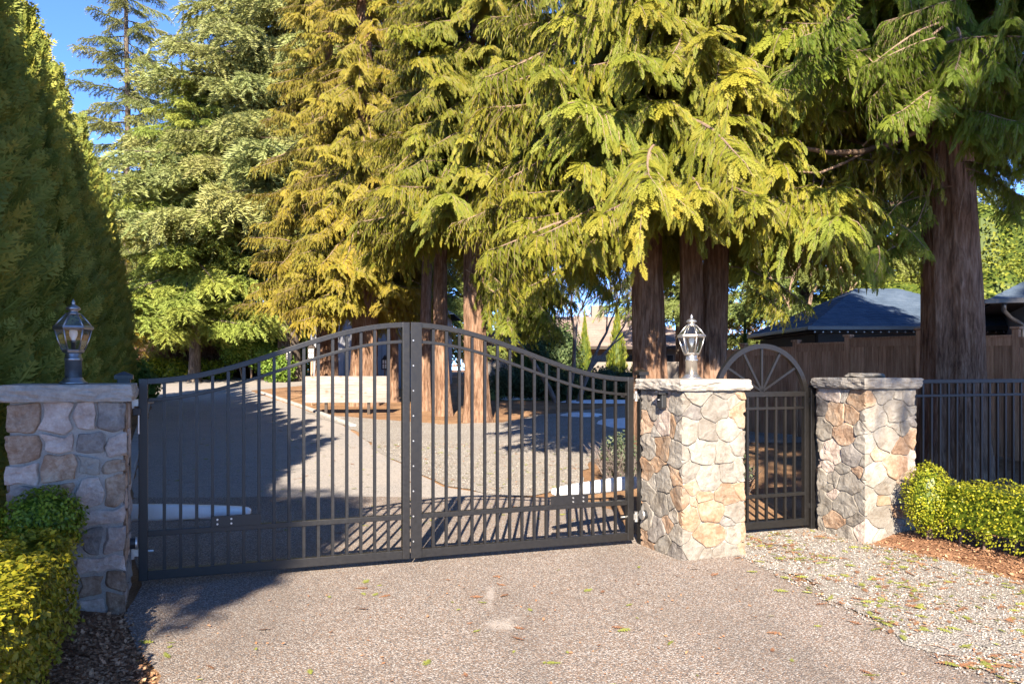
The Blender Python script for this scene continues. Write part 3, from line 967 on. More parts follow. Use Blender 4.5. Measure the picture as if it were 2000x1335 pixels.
# ------------------------------------------------------------------ pedestrian gate
P0, P1 = 4.995, 6.10
pr = empty("walkway_gate", G((P0 + P1) / 2, .0, 0))
tag(pr, "narrow black iron walkway gate with a spoked arch, between two pillars", "gate")
o_ = pr.location.copy()
L = lambda t, off, z: G(t, off, z) - o_
AX = (U, V, Vector((0, 0, 1)))
ZR = 1.385
for t in (P0 + .025, P1 - .025):
    MB().box(L(t, 0, (.06 + ZR) / 2), (.05, .05, ZR - .06), AX).build("stile", M['iron'], pr, bevel=.003)
for nm, z, h in (("head_rail", ZR - .022, .05), ("upper_rail", 1.225, .026), ("lower_rail", .375, .034), ("bottom_rail", .095, .07)):
    MB().box(L((P0 + P1) / 2, 0, z), (P1 - P0 - .1, .046 if h > .03 else .03, h), AX).build(nm, M['iron'], pr, bevel=.003)
for i in range(8):
    t = P0 + .05 + (P1 - P0 - .1) * (i + 1) / 9
    MB().box(L(t, 0, (.13 + ZR - .047) / 2), (.0235, .0235, ZR - .047 - .13), AX).build("bar", M['iron'], pr)
tc = (P0 + P1) / 2; hc = (P1 - P0) / 2 - .025; sag = .445; RR = (hc * hc + sag * sag) / (2 * sag); zc = ZR + sag - RR
a0 = math.asin((ZR - zc) / RR)
mb = MB(); vs_ = []; fs = []; K = 36
for i in range(K + 1):
    an = a0 + (math.pi - 2 * a0) * i / K
    for dr, dv in ((-.024, -.024), (.024, -.024), (.024, .024), (-.024, .024)):
        vs_.append(L(tc + (RR + dr) * math.cos(an), dv, zc + (RR + dr) * math.sin(an)))
for i in range(K):
    for k in range(4): fs.append((i * 4 + k, i * 4 + (k + 1) % 4, i * 4 + 4 + (k + 1) % 4, i * 4 + 4 + k))
mb.add(vs_, fs); mb.build("arch", M['iron'], pr)
for k in range(1, 6):
    an = math.pi * k / 6
    hub = L(tc, 0, ZR + .005)
    # run the spoke out to the arch
    lo, hi = 0, 1.0
    for _ in range(30):
        m_ = (lo + hi) / 2
        if math.hypot(m_ * math.cos(an), ZR + .005 + m_ * math.sin(an) - zc) < RR - .02: lo = m_
        else: hi = m_
    MB().bar(hub, L(tc + lo * math.cos(an), 0, ZR + .005 + lo * math.sin(an)), .022, .022, V).build("spoke", M['iron'], pr)
MB().box(L(P1 + .02, .0, 1.30), (.06, .03, .05), AX).build("hinge", M['iron'], pr)
MB().box(L(P1 + .02, .0, .25), (.06, .03, .05), AX).build("hinge", M['iron'], pr)
post("square iron post hinging the walkway gate against the right pillar", P1 + .055, .0, 1.40, .062, .064)

# ------------------------------------------------------------------ iron fence at the right
F0, F1 = 7.28, 10.6
fr = empty("iron_fence", G(F0, 0, 0))
tag(fr, "black iron picket fence running right from the last stone pillar", "fence")
o_ = fr.location.copy()
for nm, z, h, w_ in (("top_rail", 1.478, .042, .048), ("upper_rail", 1.325, .028, .032), ("lower_rail", .30, .034, .036)):
    MB().box(G((F0 + F1) / 2, 0, z) - fr.location, (F1 - F0, w_, h), AX).build(nm, M['iron'], fr, bevel=.003)
k = 0
LF = lambda t, off, z: G(t, off, z) - fr.location
t = F0 + .10
while t < F1:
    MB().box(LF(t, 0, (.12 + 1.456) / 2), (.0235, .0235, 1.336), AX).build("picket", M['iron'], fr)
    t += .122
for t in (F0 + .03, F0 + 1.99):
    MB().box(LF(t, .0, .70), (.06, .06, 1.50), AX).build("post", M['iron'], fr, bevel=.003)

# ------------------------------------------------------------------ wooden sign board by the drive
sb = at(678, 786, 22.0); gzs = gz(22.0)
sr = empty("sign_board", (sb.x, 22.0, gzs), R(4))
tag(sr, "weathered three plank board on low posts beyond the gate", "sign board")
wS, z0S, hS = 163 / F * 22, at(0, 786, 22).z - gzs, (786 - 734) / F * 22
for i in range(3):
    h = hS / 3
    MB().box((.004 * (i - 1), 0, z0S + h * (i + .5)), (wS, .05, h - .003)).build("plank", M['signwood'], sr, bevel=.002)
for px in (-.55, .55):
    MB().box((px, .075, (z0S + hS * .8) / 2 - .1), (.075, .075, z0S + hS * .8 + .2)).build("leg", M['dark'], sr, bevel=.004)

# ------------------------------------------------------------------ path lights on posts, far
def path_light(label, px, py_top, Y, h):
    p = at(px, py_top, Y); g = gz(Y)
    r = empty("path_light", (p.x, Y, g))
    tag(r, label, "path light", "lantern posts along the drive")
    H = p.z - g
    MB().tube([(0, 0, -.1), (0, 0, H - h)], .035, 10).build("pole", M['post_wood'], r, smooth=True)
    w = h * .36
    c = r.location
    MB().box((0, 0, H - h + .02), (w * 1.15, w * 1.15, .04)).build("lamp_base", M['dark'], r)
    MB().box((0, 0, H - h * .66), (w * .9, w * .9, h * .58)).build("lamp_glass", M['bulb'], r)
    for i in (-1, 1):
        for j in (-1, 1):
            MB().box((i * w * .48, j * w * .48, H - h * .66), (.03, .03, h * .58)).build("lamp_frame", M['dark'], r)
    for j in (-1, 1):
        MB().box((0, j * w * .47, H - h * .66), (.02, .015, h * .58)).build("glazing_bar", M['dark'], r)
        MB().box((0, j * w * .475, H - h * .62), (w, .015, .02)).build("glazing_bar", M['dark'], r)
    mb = MB(); q = w * .62; zt = H - h * .37
    mb.add([(-q, -q, zt), (q, -q, zt), (q, q, zt), (-q, q, zt), (0, 0, H)], [(0, 1, 4), (1, 2, 4), (2, 3, 4), (3, 0, 4), (3, 2, 1, 0)])
    mb.build("lamp_roof", M['dark'], r)
path_light("white paned lantern on a slim post above the plank board", 609, 668, 25.0, .50)
path_light("small lantern post left of the plank board by the fir trunk", 565, 676, 27.5, .45)
path_light("dark lantern post in shade to the right of the plank board", 752, 692, 28.0, .50)
# ------------------------------------------------------------------ buildings and fences behind
def hip_roof(mb, x0, x1, y0, y1, ze, zr, n, mi=0, ridge=0.0, t=.02):
    """stepped courses of shingles on four slopes; ridge = half length of the ridge along x"""
    cx, cy = (x0 + x1) / 2, (y0 + y1) / 2
    for i in range(n):
        f0, f1 = i / n, (i + 1) / n + .15 / n
        f1 = min(f1, 1)
        def rect(f, z):
            a0 = x0 + (cx - ridge - x0) * f; a1 = x1 + (cx + ridge - x1) * f
            b0 = y0 + (cy - y0) * f; b1 = y1 + (cy - y1) * f
            return [(a0, b0, z), (a1, b0, z), (a1, b1, z), (a0, b1, z)]
        za = ze + (zr - ze) * f0 + t; zb = ze + (zr - ze) * f1
        A, B = rect(f0, za), rect(f1, zb)
        C = rect(f0, za - t)
        mb.add(C + A + B, [(0, 1, 5, 4), (1, 2, 6, 5), (2, 3, 7, 6), (3, 0, 4, 7), (4, 5, 9, 8), (5, 6, 10, 9), (6, 7, 11, 10), (7, 4, 8, 11)], mi)

gx0, gx1, gy0, gy1 = 7.05, 12.5, 20.0, 25.3
gzb = .35
gb = empty("gazebo", ((gx0 + gx1) / 2, (gy0 + gy1) / 2, gzb))
tag(gb, "open gazebo with a slate blue hipped shingle roof behind the wooden fence", "gazebo")
ox, oy = gb.location.x, gb.location.y
mb = MB(); hip_roof(mb, gx0 - ox, gx1 - ox, gy0 - oy, gy1 - oy, 2.62 - gzb, 3.78 - gzb, 17, 0, .55, .016)
mb.build("shingle_roof", M['shingle'], gb)
mb = MB(); hw, hd = (gx1 - gx0) / 2, (gy1 - gy0) / 2; ze = 2.62 - gzb
for (c, s) in (((0, -hd - .03, ze - .03), (2 * hw + .16, .10, .10)), ((0, hd + .03, ze - .03), (2 * hw + .16, .10, .10)), ((-hw - .03, 0, ze - .035), (.10, 2 * hd - .04, .09)), ((hw + .03, 0, ze - .035), (.10, 2 * hd - .04, .09))):
    mb.box(c, s)
mb.build("gutter", M['gutter'], gb, bevel=.01)
MB().box((0, 0, ze - .11), (2 * hw - .3, 2 * hd - .3, .05)).build("ceiling_boards", M['dark'], gb)
for (c, s) in (((0, -hd + .35, ze - .28), (2 * hw - .6, .14, .26)), ((0, hd - .35, ze - .28), (2 * hw - .6, .14, .26)), ((-hw + .35, 0, ze - .28), (.14, 2 * hd - .85, .25)), ((hw - .35, 0, ze - .28), (.14, 2 * hd - .85, .25))):
    MB().box(c, s).build("beam", M['dark'], gb)
for i in (-1, -.15, 1):
    for j in (-1, 1):
        MB().box((i * (hw - .35), j * (hd - .35), (ze - .4) / 2 - .05), (.16, .16, ze - .3)).build("column", M['dark'], gb)
for i in range(28):   # string of small bulbs under the eave
    x = -hw + .1 + i * (2 * hw - .2) / 27
    MB().lathe([(.006, -.03), (.022, -.045), (.022, -.065), (.004, -.085)], (x, -hd - .05, ze - .07), 6).build("string_bulb", M['pewter'], gb)
# low roof corner at the right edge
sh = empty("garden_shed", (9.62, 17.1, gz(17)), R(-24))
SHO = Vector((2.65, 2.2, 0))
tag(sh, "dark shed roof corner with gutter and downpipe at the right edge", "shed")
zs = at(0, 585, 17).z - sh.location.z
mb = MB(); hip_roof(mb, -2.65, 3.0, -2.2, 2.6, zs, zs + 1.25, 14, 0, .6, .016); mb.build("shingle_roof", M['shingle'], sh, loc=SHO)
mb = MB().box((.17, -2.24, zs - .03), (5.75, .10, .10)).box((-2.69, .25, zs - .035), (.10, 4.8, .09)); mb.build("gutter", M['gutter'], sh, bevel=.01, loc=SHO)
MB().box((.4, .3, zs / 2 - .1), (4.6, 3.9, zs + .1)).build("wall", M['wall_grey'], sh, loc=SHO)
MB().box((.17, .2, zs - .075), (5.5, 4.5, .03)).build("soffit", M['dark'], sh, loc=SHO)
MB().tube([(-2.35, -2.2, zs - .06), (-2.35, -2.15, zs - .22), (-2.2, -1.9, zs - .36), (-1.98, -1.75, zs - .48), (-1.96, -1.73, zs - .8), (-1.96, -1.73, .1)], .045, 10).build("downpipe", M['gutter'], sh, smooth=True, loc=SHO)

# brown board fence behind the big cedars
posts = [(1350, 19.0), (1452, 18.0), (1555, 16.9), (1657, 15.9), (1797, 14.8), (1985, 13.6), (2200, 12.5)]
tops = [686, 681, 672, 661, 660, 659]
wf = empty("wooden_fence", (at(1657, 0, 15.9).x, 15.9, gz(15.9)))
tag(wf, "brown stained board fence with stepped panels behind the big cedar trunk", "fence")
wl = wf.location.copy()
for i, ((pa, Ya), (pb, Yb)) in enumerate(zip(posts, posts[1:])):
    A = Vector((at(pa, 0, Ya).x, Ya, 0)); B = Vector((at(pb, 0, Yb).x, Yb, 0))
    d = (B - A); Lg = d.length; d.normalize(); s = d.cross(Vector((0, 0, 1)))
    zt = EYE + (HZ - tops[i]) / F * ((Ya + Yb) / 2)
    ax = (d, s, Vector((0, 0, 1)))
    n = max(1, round((Lg - .10) / .14)); wv = (Lg - .10) / n
    zb = gz((Ya + Yb) / 2) + .02
    for k in range(n):
        c = A + d * (.05 + wv * (k + .5)) + s * (.006 if k % 2 else 0); c.z = (zb + zt - .14) / 2
        MB().box(c - wl, (wv - .006, .02, zt - .14 - zb), ax).build("board", M['fencewood'], wf)
    c = (A + B) / 2; c.z = zt - .07
    MB().box(c + s * .012 - wl, (Lg - .1, .05, .14), ax).build("rail", M['fencewood'], wf)
    c = (A + B) / 2; c.z = zt + .016
    MB().box(c + s * .012 - wl, (Lg - .1, .12, .032), ax).build("cap_rail", M['fencewood'], wf)
    c = B.copy(); h = zt + .12 - gz(Yb); c.z = gz(Yb) + h / 2 - .05
    MB().box(c - wl, (.10, .10, h + .1), ax).build("post", M['fencewood'], wf)
    c.z = zt + .145
    MB().box(c - wl, (.15, .15, .04), ax).build("post_cap", M['fencewood'], wf, bevel=.008)

# low house far behind with a faded reddish roof
hx0, hx1, hy0, hy1 = -3.2, 13.0, 55, 65
he = EYE + (HZ - 677) / F * 55; hr = EYE + (HZ - 618) / F * 60
hs = empty("bungalow", ((hx0 + hx1) / 2, 60, 1.3))
tag(hs, "low bungalow with a faded reddish tiled roof far behind the garden", "house")
ox, oy, oz = hs.location
mb = MB(); hip_roof(mb, hx0 - ox, hx1 - ox, hy0 - oy, hy1 - oy, he - oz, hr - oz, 18, 0, 4.5, .05); mb.build("roof", M['roof_pink'], hs)
MB().box((0, .4, (he - oz) / 2 - .2), (hx1 - hx0 - 1.6, hy1 - hy0 - 2.2, he - oz + .3)).build("wall", M['wall_beige'], hs)
MB().box((0, -5.02, he - oz - .05), (hx1 - hx0 + .1, .12, .2)).build("fascia", M['dark'], hs)
for x in (-6.5, -4, -1.5, 1.0, 3.0, 5.2):
    w_ = MB().box((x, -3.53, he - oz - .95), (1.5, .06, 1.0)).build("window", M['wall_grey'], hs)
    MB().box((0, 0, 0), (1.3, .03, .84)).build("pane", M['window'], w_, loc=(x, -3.56, he - oz - .95))
for x in (-7.5, -5, -2.5, 0, 2.5, 4.2, 6.5):
    MB().box((x, -4.75, (he - oz) / 2), (.16, .16, he - oz - .1)).build("porch_post", M['dark'], hs)
MB().box((1.2, .2, hr - oz + .1), (.9, .8, 1.3)).build("chimney", M['wall_beige'], hs)
lw = MB()
for k in range(9):
    lw.box((-1.0 + k * 1.22, 40, 1.52), (1.20, .25, .9 + .03 * (k % 2)))
tag(lw.build("garden_wall", M['wall_beige'], bevel=.02), "low beige garden wall in front of the far bungalow", "wall")
# grey outbuilding seen between the trunks
ob = empty("outbuilding", (-5.4, 36, gz(34)))
tag(ob, "grey board outbuilding in shade glimpsed between the cedar trunks", "outbuilding")
MB().box((0, 0, 1.45), (5.4, 4.0, 3.0)).build("wall", M['wall_grey'], ob)
mb = MB(); hip_roof(mb, -3.1, 3.1, -2.4, 2.4, 2.95, 4.0, 10, 0, 1.4, .03); mb.build("roof", M['shingle'], ob)
for k in range(18):
    MB().box((-2.6 + k * .3, -2.02, 1.45), (.05, .05, 2.9)).build("batten", M['wall_grey'], ob)
w_ = MB().box((1.5, -2.02, 1.7), (1.0, .08, 1.0)).build("window", M['dark'], ob)
MB().box((0, 0, 0), (.84, .04, .84)).build("pane", M['window'], w_, loc=(1.5, -2.05, 1.7))
# board fence behind the brush, far left
lf = empty("board_fence", (-18, 47, gz(47)))
tag(lf, "old brown board fence behind the dry brush at the far end", "fence")
rnd = random.Random(5)
for k in range(48):
    h = 2.5 + rnd.uniform(-.06, .06)
    MB().box((-6.4 + k * .3, rnd.uniform(-.02, .02), h / 2 - .1), (.27, .04, h)).build("board", M['post_wood'], lf)
for z in (.5, 2.1): MB().box((.7, .07, z), (14.4, .06, .12)).build("rail", M['post_wood'], lf)

# ------------------------------------------------------------------ foliage building blocks
def unit(a):
    return a / (np.linalg.norm(a) + 1e-9)
def frame(axis, nrm):
    a = unit(axis); n = nrm - a * np.dot(nrm, a); n = unit(n)
    return np.stack([a, np.cross(n, a), n], axis=0)      # rows: x, y, z images
def frond_template(seed, npin=9, lobes=3, w=.05, spread=.46, droop=.22, lobe_len=.10):
    rnd = random.Random(seed); Vv = []; T = []; A = []
    def blade(p, d, ln, wd, t0, t1):
        px, py = -d[1], d[0]; b = len(Vv)
        Vv.extend([(p[0], p[1]), (p[0] + d[0] * ln * .5 + px * wd / 2, p[1] + d[1] * ln * .5 + py * wd / 2), (p[0] + d[0] * ln, p[1] + d[1] * ln), (p[0] + d[0] * ln * .5 - px * wd / 2, p[1] + d[1] * ln * .5 - py * wd / 2)])
        A.extend([t0, (t0 + t1) / 2, t1, (t0 + t1) / 2]); T.extend([(b, b + 1, b + 2), (b, b + 2, b + 3)])
    def tri(p, d, ln, wd, t1):
        px, py = -d[1], d[0]; b = len(Vv)
        Vv.extend([(p[0] + px * wd / 2, p[1] + py * wd / 2), (p[0] - px * wd / 2, p[1] - py * wd / 2), (p[0] + d[0] * ln, p[1] + d[1] * ln)])
        A.extend([t1 - .1, t1 - .1, t1]); T.append((b, b + 1, b + 2))
    blade((0, 0), (1, 0), 1.0, w * .9, 0, 1)
    for sgn in (-1, 1):
        for i in range(npin):
            t = .04 + .88 * (i + (.25 if sgn > 0 else 0)) / npin
            ln = spread * (1 - t) ** .75 * min(1, .45 + 2.2 * t) * rnd.uniform(.8, 1.15)
            an = math.radians(48 - 16 * t + rnd.uniform(-7, 7)) * sgn
            d = (math.cos(an), math.sin(an)); p = (t, 0)
            blade(p, d, ln, w * (1.0 - .3 * t), t * .6, t * .5 + .5)
            for k in range(lobes):
                for s2 in (-1, 1):
                    q = .25 + .65 * k / max(1, lobes - .5)
                    pp = (p[0] + d[0] * ln * q, p[1] + d[1] * ln * q)
                    a2 = an + s2 * math.radians(40)
                    tri(pp, (math.cos(a2), math.sin(a2)), lobe_len * (1 - .5 * q) * (ln / spread + .35), w * .8, t * .5 + .4 * q)
    v = np.array(Vv); z = -droop * (v[:, 0] ** 2 * .8 + 1.1 * v[:, 1] ** 2)
    return np.column_stack([v, z]), np.array(T), np.array(A)

FR = [frond_template(s, 9, 2, .048, .36, .34, .12) for s in range(4)]
FR_S = [frond_template(20 + s, 7, 1, .065, .40, .28, .13) for s in range(4)]     # coarser
def place(npb, tpl, pos, axis, nrm, sc, tint, mi=0, amt=.42):
    v, t, a = tpl
    npb.add(v * sc @ frame(np.asarray(axis, float), np.asarray(nrm, float)) + np.asarray(pos), t, a * amt + tint, mi)

def cedar_branch(seed, tpls=FR, mats=None, dens=1.0, name="fronds"):
    """a drooping cedar bough, 2.2 m long along +X, hung with flat sprays"""
    rnd = random.Random(seed); b = NP(); Lb = 2.2
    ph = rnd.uniform(-.25, .25)
    def ax(s): return np.array([Lb * s, ph * math.sin(s * 3) * .5, .18 * s - .75 * s ** 2 + .30 * s ** 4])
    mb = MB().tube([ax(i / 9) for i in range(10)], [.026 * (1 - i / 9) ** .8 + .004 for i in range(10)], 5)
    b.add_mb(mb, 1)
    n = int(46 * dens)
    for i in range(n):
        s = .10 + .88 * i / (n - 1); side = 1 if i % 2 else -1
        p0 = ax(s); fw = unit(ax(min(1, s + .03)) - ax(s - .03))
        sd = np.array([-fw[1], fw[0], 0]) * side
        l = (.85 - .38 * s) * rnd.uniform(.35, 1.2) * (1 if s > .25 else .7)
        td = unit(fw * (.5 + .35 * s) + sd * rnd.uniform(.45, .95) + np.array([0, 0, rnd.uniform(-.35, .1)]))
        tw = lambda q: p0 + td * (l * q) + np.array([0, 0, -.70 * l * q * q])
        b.add_mb(MB().tube([tw(0), tw(.5), tw(1)], [.007, .005, .002], 3, cap=False), 1)
        m = max(5, int(l / .050))
        for k in range(m):
            q = (k + rnd.random() * .6) / m * .95 + .08
            s2 = 1 if k % 2 else -1
            lat = np.array([-td[1], td[0], 0]) * s2
            axis = td * (.55 + .3 * rnd.random()) + lat * rnd.uniform(.1, .55) + np.array([0, 0, -(.30 + .75 * q + rnd.uniform(-.25, .6))])
            nr = fw * .8 + np.array([rnd.uniform(-.5, .5), rnd.uniform(-.6, .6), .55 + rnd.uniform(-.3, .3)])
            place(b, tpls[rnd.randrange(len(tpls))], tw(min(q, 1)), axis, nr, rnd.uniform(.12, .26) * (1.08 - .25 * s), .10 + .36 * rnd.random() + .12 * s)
    for k in range(5):
        axis = np.array([1, (k - 2) * .35, -.45 - .25 * rnd.random()])
        place(b, tpls[k % len(tpls)], ax(.97), axis, np.array([.5, rnd.uniform(-.5, .5), .8]), .42, .4)
    for k in range(int(46 * dens)):     # sprays lying along the top of the bough
        s = rnd.uniform(.12, 1.0); sd_ = rnd.choice((-1, 1))
        place(b, tpls[k % len(tpls)], ax(s), np.array([rnd.uniform(.3, 1), sd_ * rnd.uniform(.2, 1), rnd.uniform(-.35, .25)]), np.array([rnd.uniform(-.1, .6), rnd.uniform(-.4, .4), 1]), rnd.uniform(.14, .26), .22 + .3 * rnd.random())
    # hanging sprays under the bough
    for k in range(int(60 * dens)):
        s = rnd.uniform(.2, .95)
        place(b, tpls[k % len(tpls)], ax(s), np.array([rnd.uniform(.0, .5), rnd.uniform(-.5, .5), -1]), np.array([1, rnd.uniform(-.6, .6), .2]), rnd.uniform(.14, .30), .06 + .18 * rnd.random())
    return b.mesh(name, mats)

def fir_branch(seed, mats, name="fronds", droop=.25):
    """flat fir bough 3 m long along +X with needle tufts"""
    rnd = random.Random(seed); b = NP(); Lb = 3.0
    def ax(s): return np.array([Lb * s, .12 * math.sin(3 * s + seed), .12 * s - droop * 2.2 * s ** 2 + .25 * s ** 3])
    b.add_mb(MB().tube([ax(i / 6) for i in range(7)], [.04 * (1 - i / 6) + .006 for i in range(7)], 5), 1)
    Vv, T, A = [], [], []
    def needle_strip(p, d, ln, up, tint):
        d = unit(d); sd = unit(np.cross(d, up))
        k = max(5, int(ln / .036))
        for i in range(k):
            q = i / k
            c = p + d * (ln * q) + np.array([0, 0, -.25 * ln * q * q])
            for s in (-1, 1, 0):
                dd = unit(d * .75 + sd * s * .8 + up * (.55 if s == 0 else rnd.uniform(-.35, .25)))
                L_ = .085 * rnd.uniform(.7, 1.3); ww = .015
                per = unit(np.cross(dd, np.array([rnd.uniform(-1, 1), rnd.uniform(-1, 1), rnd.uniform(-.6, 1)]))) * ww
                n0 = len(Vv); Vv.extend([c + per, c - per, c + dd * L_ + d * .02]); A.extend([tint, tint, tint + .3]); T.append((n0, n0 + 1, n0 + 2))
    n = 30
    up = np.array([0, 0, 1.0])
    for i in range(n):
        s = .12 + .86 * i / (n - 1); side = 1 if i % 2 else -1
        p0 = ax(s); l = (1.05 - .6 * s) * rnd.uniform(.7, 1.15)
        td = unit(np.array([.75, side * rnd.uniform(.5, .95), rnd.uniform(-.65, .15)]))
        needle_strip(p0, td, l, up, .2 + .25 * rnd.random())
        for k in range(int(l / .16)):
            q = (k + .7) / max(1, int(l / .16) + .5); s2 = 1 if k % 2 else -1
            lat = np.array([-td[1], td[0], 0]) * s2
            needle_strip(p0 + td * l * q + np.array([0, 0, -.25 * l * q * q]), td * .8 + lat * .8 + np.array([0, 0, rnd.uniform(-.95, .1)]), .38 * (1.1 - .5 * q) * rnd.uniform(.7, 1.2), up, .15 + .3 * rnd.random())
    needle_strip(ax(.8), np.array([1, 0, -.3]), .7, up, .4)
    b.add(np.array(Vv), np.array(T), np.array(A), 0)
    return b.mesh(name, mats)

def trunk_mesh(H, r0, seed, mat, flare=.28, lean=(0, 0), segs=28, rings=26, taper=.75, ridge=.075, knots=()):
    mb = MB(); vs_ = []; fs = []
    zs_ = [-.15 + (H + .15) * (i / rings) ** 1.5 for i in range(rings + 1)]
    for z in zs_:
        f = max(0, z) / H
        r = r0 * (1 - taper * f) * (1 + flare * math.exp(-max(z, 0) / (r0 * 1.6)))
        cx = lean[0] * z + .05 * math.sin(z * .6 + seed); cy = lean[1] * z
        for k in range(segs):
            a = 2 * math.pi * k / segs
            w_ = 1 + ridge * (noise.noise(Vector((math.cos(a) * 2.2, math.sin(a) * 2.2, z * .25 + seed))) * 2 + .8 * math.sin(a * 7 + seed + .3 * z) * (.4 + math.exp(-max(z, 0))))
            w_ += ridge * .9 * noise.noise(Vector((math.cos(a) * 8, math.sin(a) * 8, z * .6 + seed)))
            w_ += ridge * .45 * noise.noise(Vector((math.cos(a) * 17, math.sin(a) * 17, z * .9 + seed)))
            for (ka, kz, kr, kh) in knots:
                da = (a - ka + math.pi) % (2 * math.pi) - math.pi
                q_ = ((da * r0) / kr) ** 2 + ((z - kz) / (kr * 1.3)) ** 2
                w_ += kh / r0 * (math.exp(-q_) - .75 * math.exp(-q_ * 6))
            vs_.append((cx + r * w_ * math.cos(a), cy + r * w_ * math.sin(a), z))
    n = segs
    for i in range(rings):
        for k in range(n): fs.append((i * n + k, i * n + (k + 1) % n, (i + 1) * n + (k + 1) % n, (i + 1) * n + k))
    fs.append(tuple(rings * n + k for k in range(n)))
    mb.add(vs_, fs)
    return mb.mesh("trunk", mat, True)

def dead_twigs(seed, z0, z1, rmax, n, mat, name="crown"):
    rnd = random.Random(seed); mb = MB()
    for _ in range(n):
        z = rnd.uniform(z0, z1); a = rnd.uniform(0, 6.283); l = rmax * rnd.uniform(.35, .95)
        p = Vector((.1 * math.cos(a), .1 * math.sin(a), z)); pts = [p]
        d = Vector((math.cos(a), math.sin(a), rnd.uniform(-.2, .35)))
        for k in range(5):
            d = d + Vector((rnd.uniform(-.15, .15), rnd.uniform(-.15, .15), rnd.uniform(-.22, .06)))
            p = p + d.normalized() * l / 5; pts.append(p)
        r = rnd.uniform(.010, .028)
        mb.tube(pts, [r * (1 - i / 6.5) for i in range(6)], 5, cap=False)
        for k in range(2):
            q = pts[rnd.randrange(2, 6)]
            e = q + Vector((rnd.uniform(-.4, .4), rnd.uniform(-.4, .4), rnd.uniform(-.7, -.1))) * l * .35
            mb.tube([q, (q + e) / 2 + Vector((0, 0, .04)), e], [r * .45, r * .3, r * .12], 4, cap=False)
    return mb.mesh(name, mat, True)

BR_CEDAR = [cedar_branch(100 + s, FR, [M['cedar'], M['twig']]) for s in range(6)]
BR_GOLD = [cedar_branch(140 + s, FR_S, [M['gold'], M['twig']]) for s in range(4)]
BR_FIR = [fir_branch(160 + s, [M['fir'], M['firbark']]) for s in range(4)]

def conifer(name, label, cat, x, y, H, trunks, brs, R0, z0, nb, color=(1, 1, 1), seed=0, group=None, bark='bark', base_len=2.2, pw=.8,
            tilt=(4, 26), zpow=1.0, twigs=40, ztop=None, az=None, jit=.12, rmin=.25, lowfac=1.0, fill=False, knots=()):
    g = gz(y); rnd = random.Random(seed)
    root = empty(name, (x, y, g))
    tag(root, label, cat, group)
    for k, (dx, dy, r, lean) in enumerate(trunks):
        o = link_mesh("trunk", trunk_mesh(H * .97, r, seed + k * 3.7, M[bark], lean=lean, segs=96 if 0 < y < 15 else 30, rings=110 if 0 < y < 15 else 22, knots=knots), root, (dx, dy, 0))
    crown = link_mesh("crown", dead_twigs(seed, z0, min(H * .8, z0 + 9), R0 * .8, twigs, M['twig']), root)
    zt = ztop or H
    for i in range(nb):
        f = ((i + rnd.random()) / nb) ** zpow
        z = z0 + (zt * .97 - z0) * f
        fr_ = (z - z0) / (H - z0)
        r = R0 * max(0.06, (1 - fr_)) ** pw * rnd.uniform(.78, 1.1)
        if fr_ < .12: r *= lowfac
        r = max(r, rmin)
        a = i * 2.39996 + rnd.uniform(-.35, .35)
        if az: a = az[0] + (az[1] - az[0]) * ((i * .618034) % 1.0) + rnd.uniform(-.1, .1)
        dx, dy, rt, lean = trunks[i % len(trunks)]
        s = r / base_len; ro = 0.0
        if fill:        # shorter boughs spread through the crown
            k_ = rnd.uniform(.42, .78); s *= k_; ro = r * (1 - k_) * rnd.uniform(.55, 1.0)
        ox_, oy_ = math.cos(a) * ro, math.sin(a) * ro
        if fill: a += rnd.uniform(-.55, .55)
        o = link_mesh("fronds", brs[rnd.randrange(len(brs))], crown, (dx + lean[0] * z + ox_, dy + lean[1] * z + oy_, z - .12 * ro), (rnd.uniform(-.35, .35), R(rnd.uniform(tilt[0] - 4, tilt[1] * .18 + tilt[1] * .82 * min(1, (z - z0) / 2.6))), a), (s, s * rnd.uniform(.9, 1.25), s * rnd.uniform(.9, 1.15)))
        j = rnd.uniform(1 - jit, 1 + jit); h = rnd.uniform(-jit, jit) * .6
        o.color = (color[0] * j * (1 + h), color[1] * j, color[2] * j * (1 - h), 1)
    return root, crown
# ------------------------------------------------------------------ the big cedars
PI = math.pi
GC = "western red cedars along the drive"
# three-stemmed cedar behind the middle pillar
tri_tr = [(-.41, 0, .265, (-.010, 0)), (.08, -.10, .185, (.002, 0)), (.51, .15, .215, (.016, .01))]
T3C = conifer("cedar_tree", "three stemmed cedar with bright yellow green sprays behind the middle pillar", "cedar tree", 2.42, 12.1, 12.5, tri_tr, BR_CEDAR, 3.1, 3.75, 620, (1.1, 1.06, .95), 3, GC, zpow=1.25, pw=.5, tilt=(-6, 40), lowfac=.95, fill=True, knots=((-1.6, 2.5, .1, .04), (-1.2, 3.1, .09, .04), (-1.9, 1.9, .08, .03)))
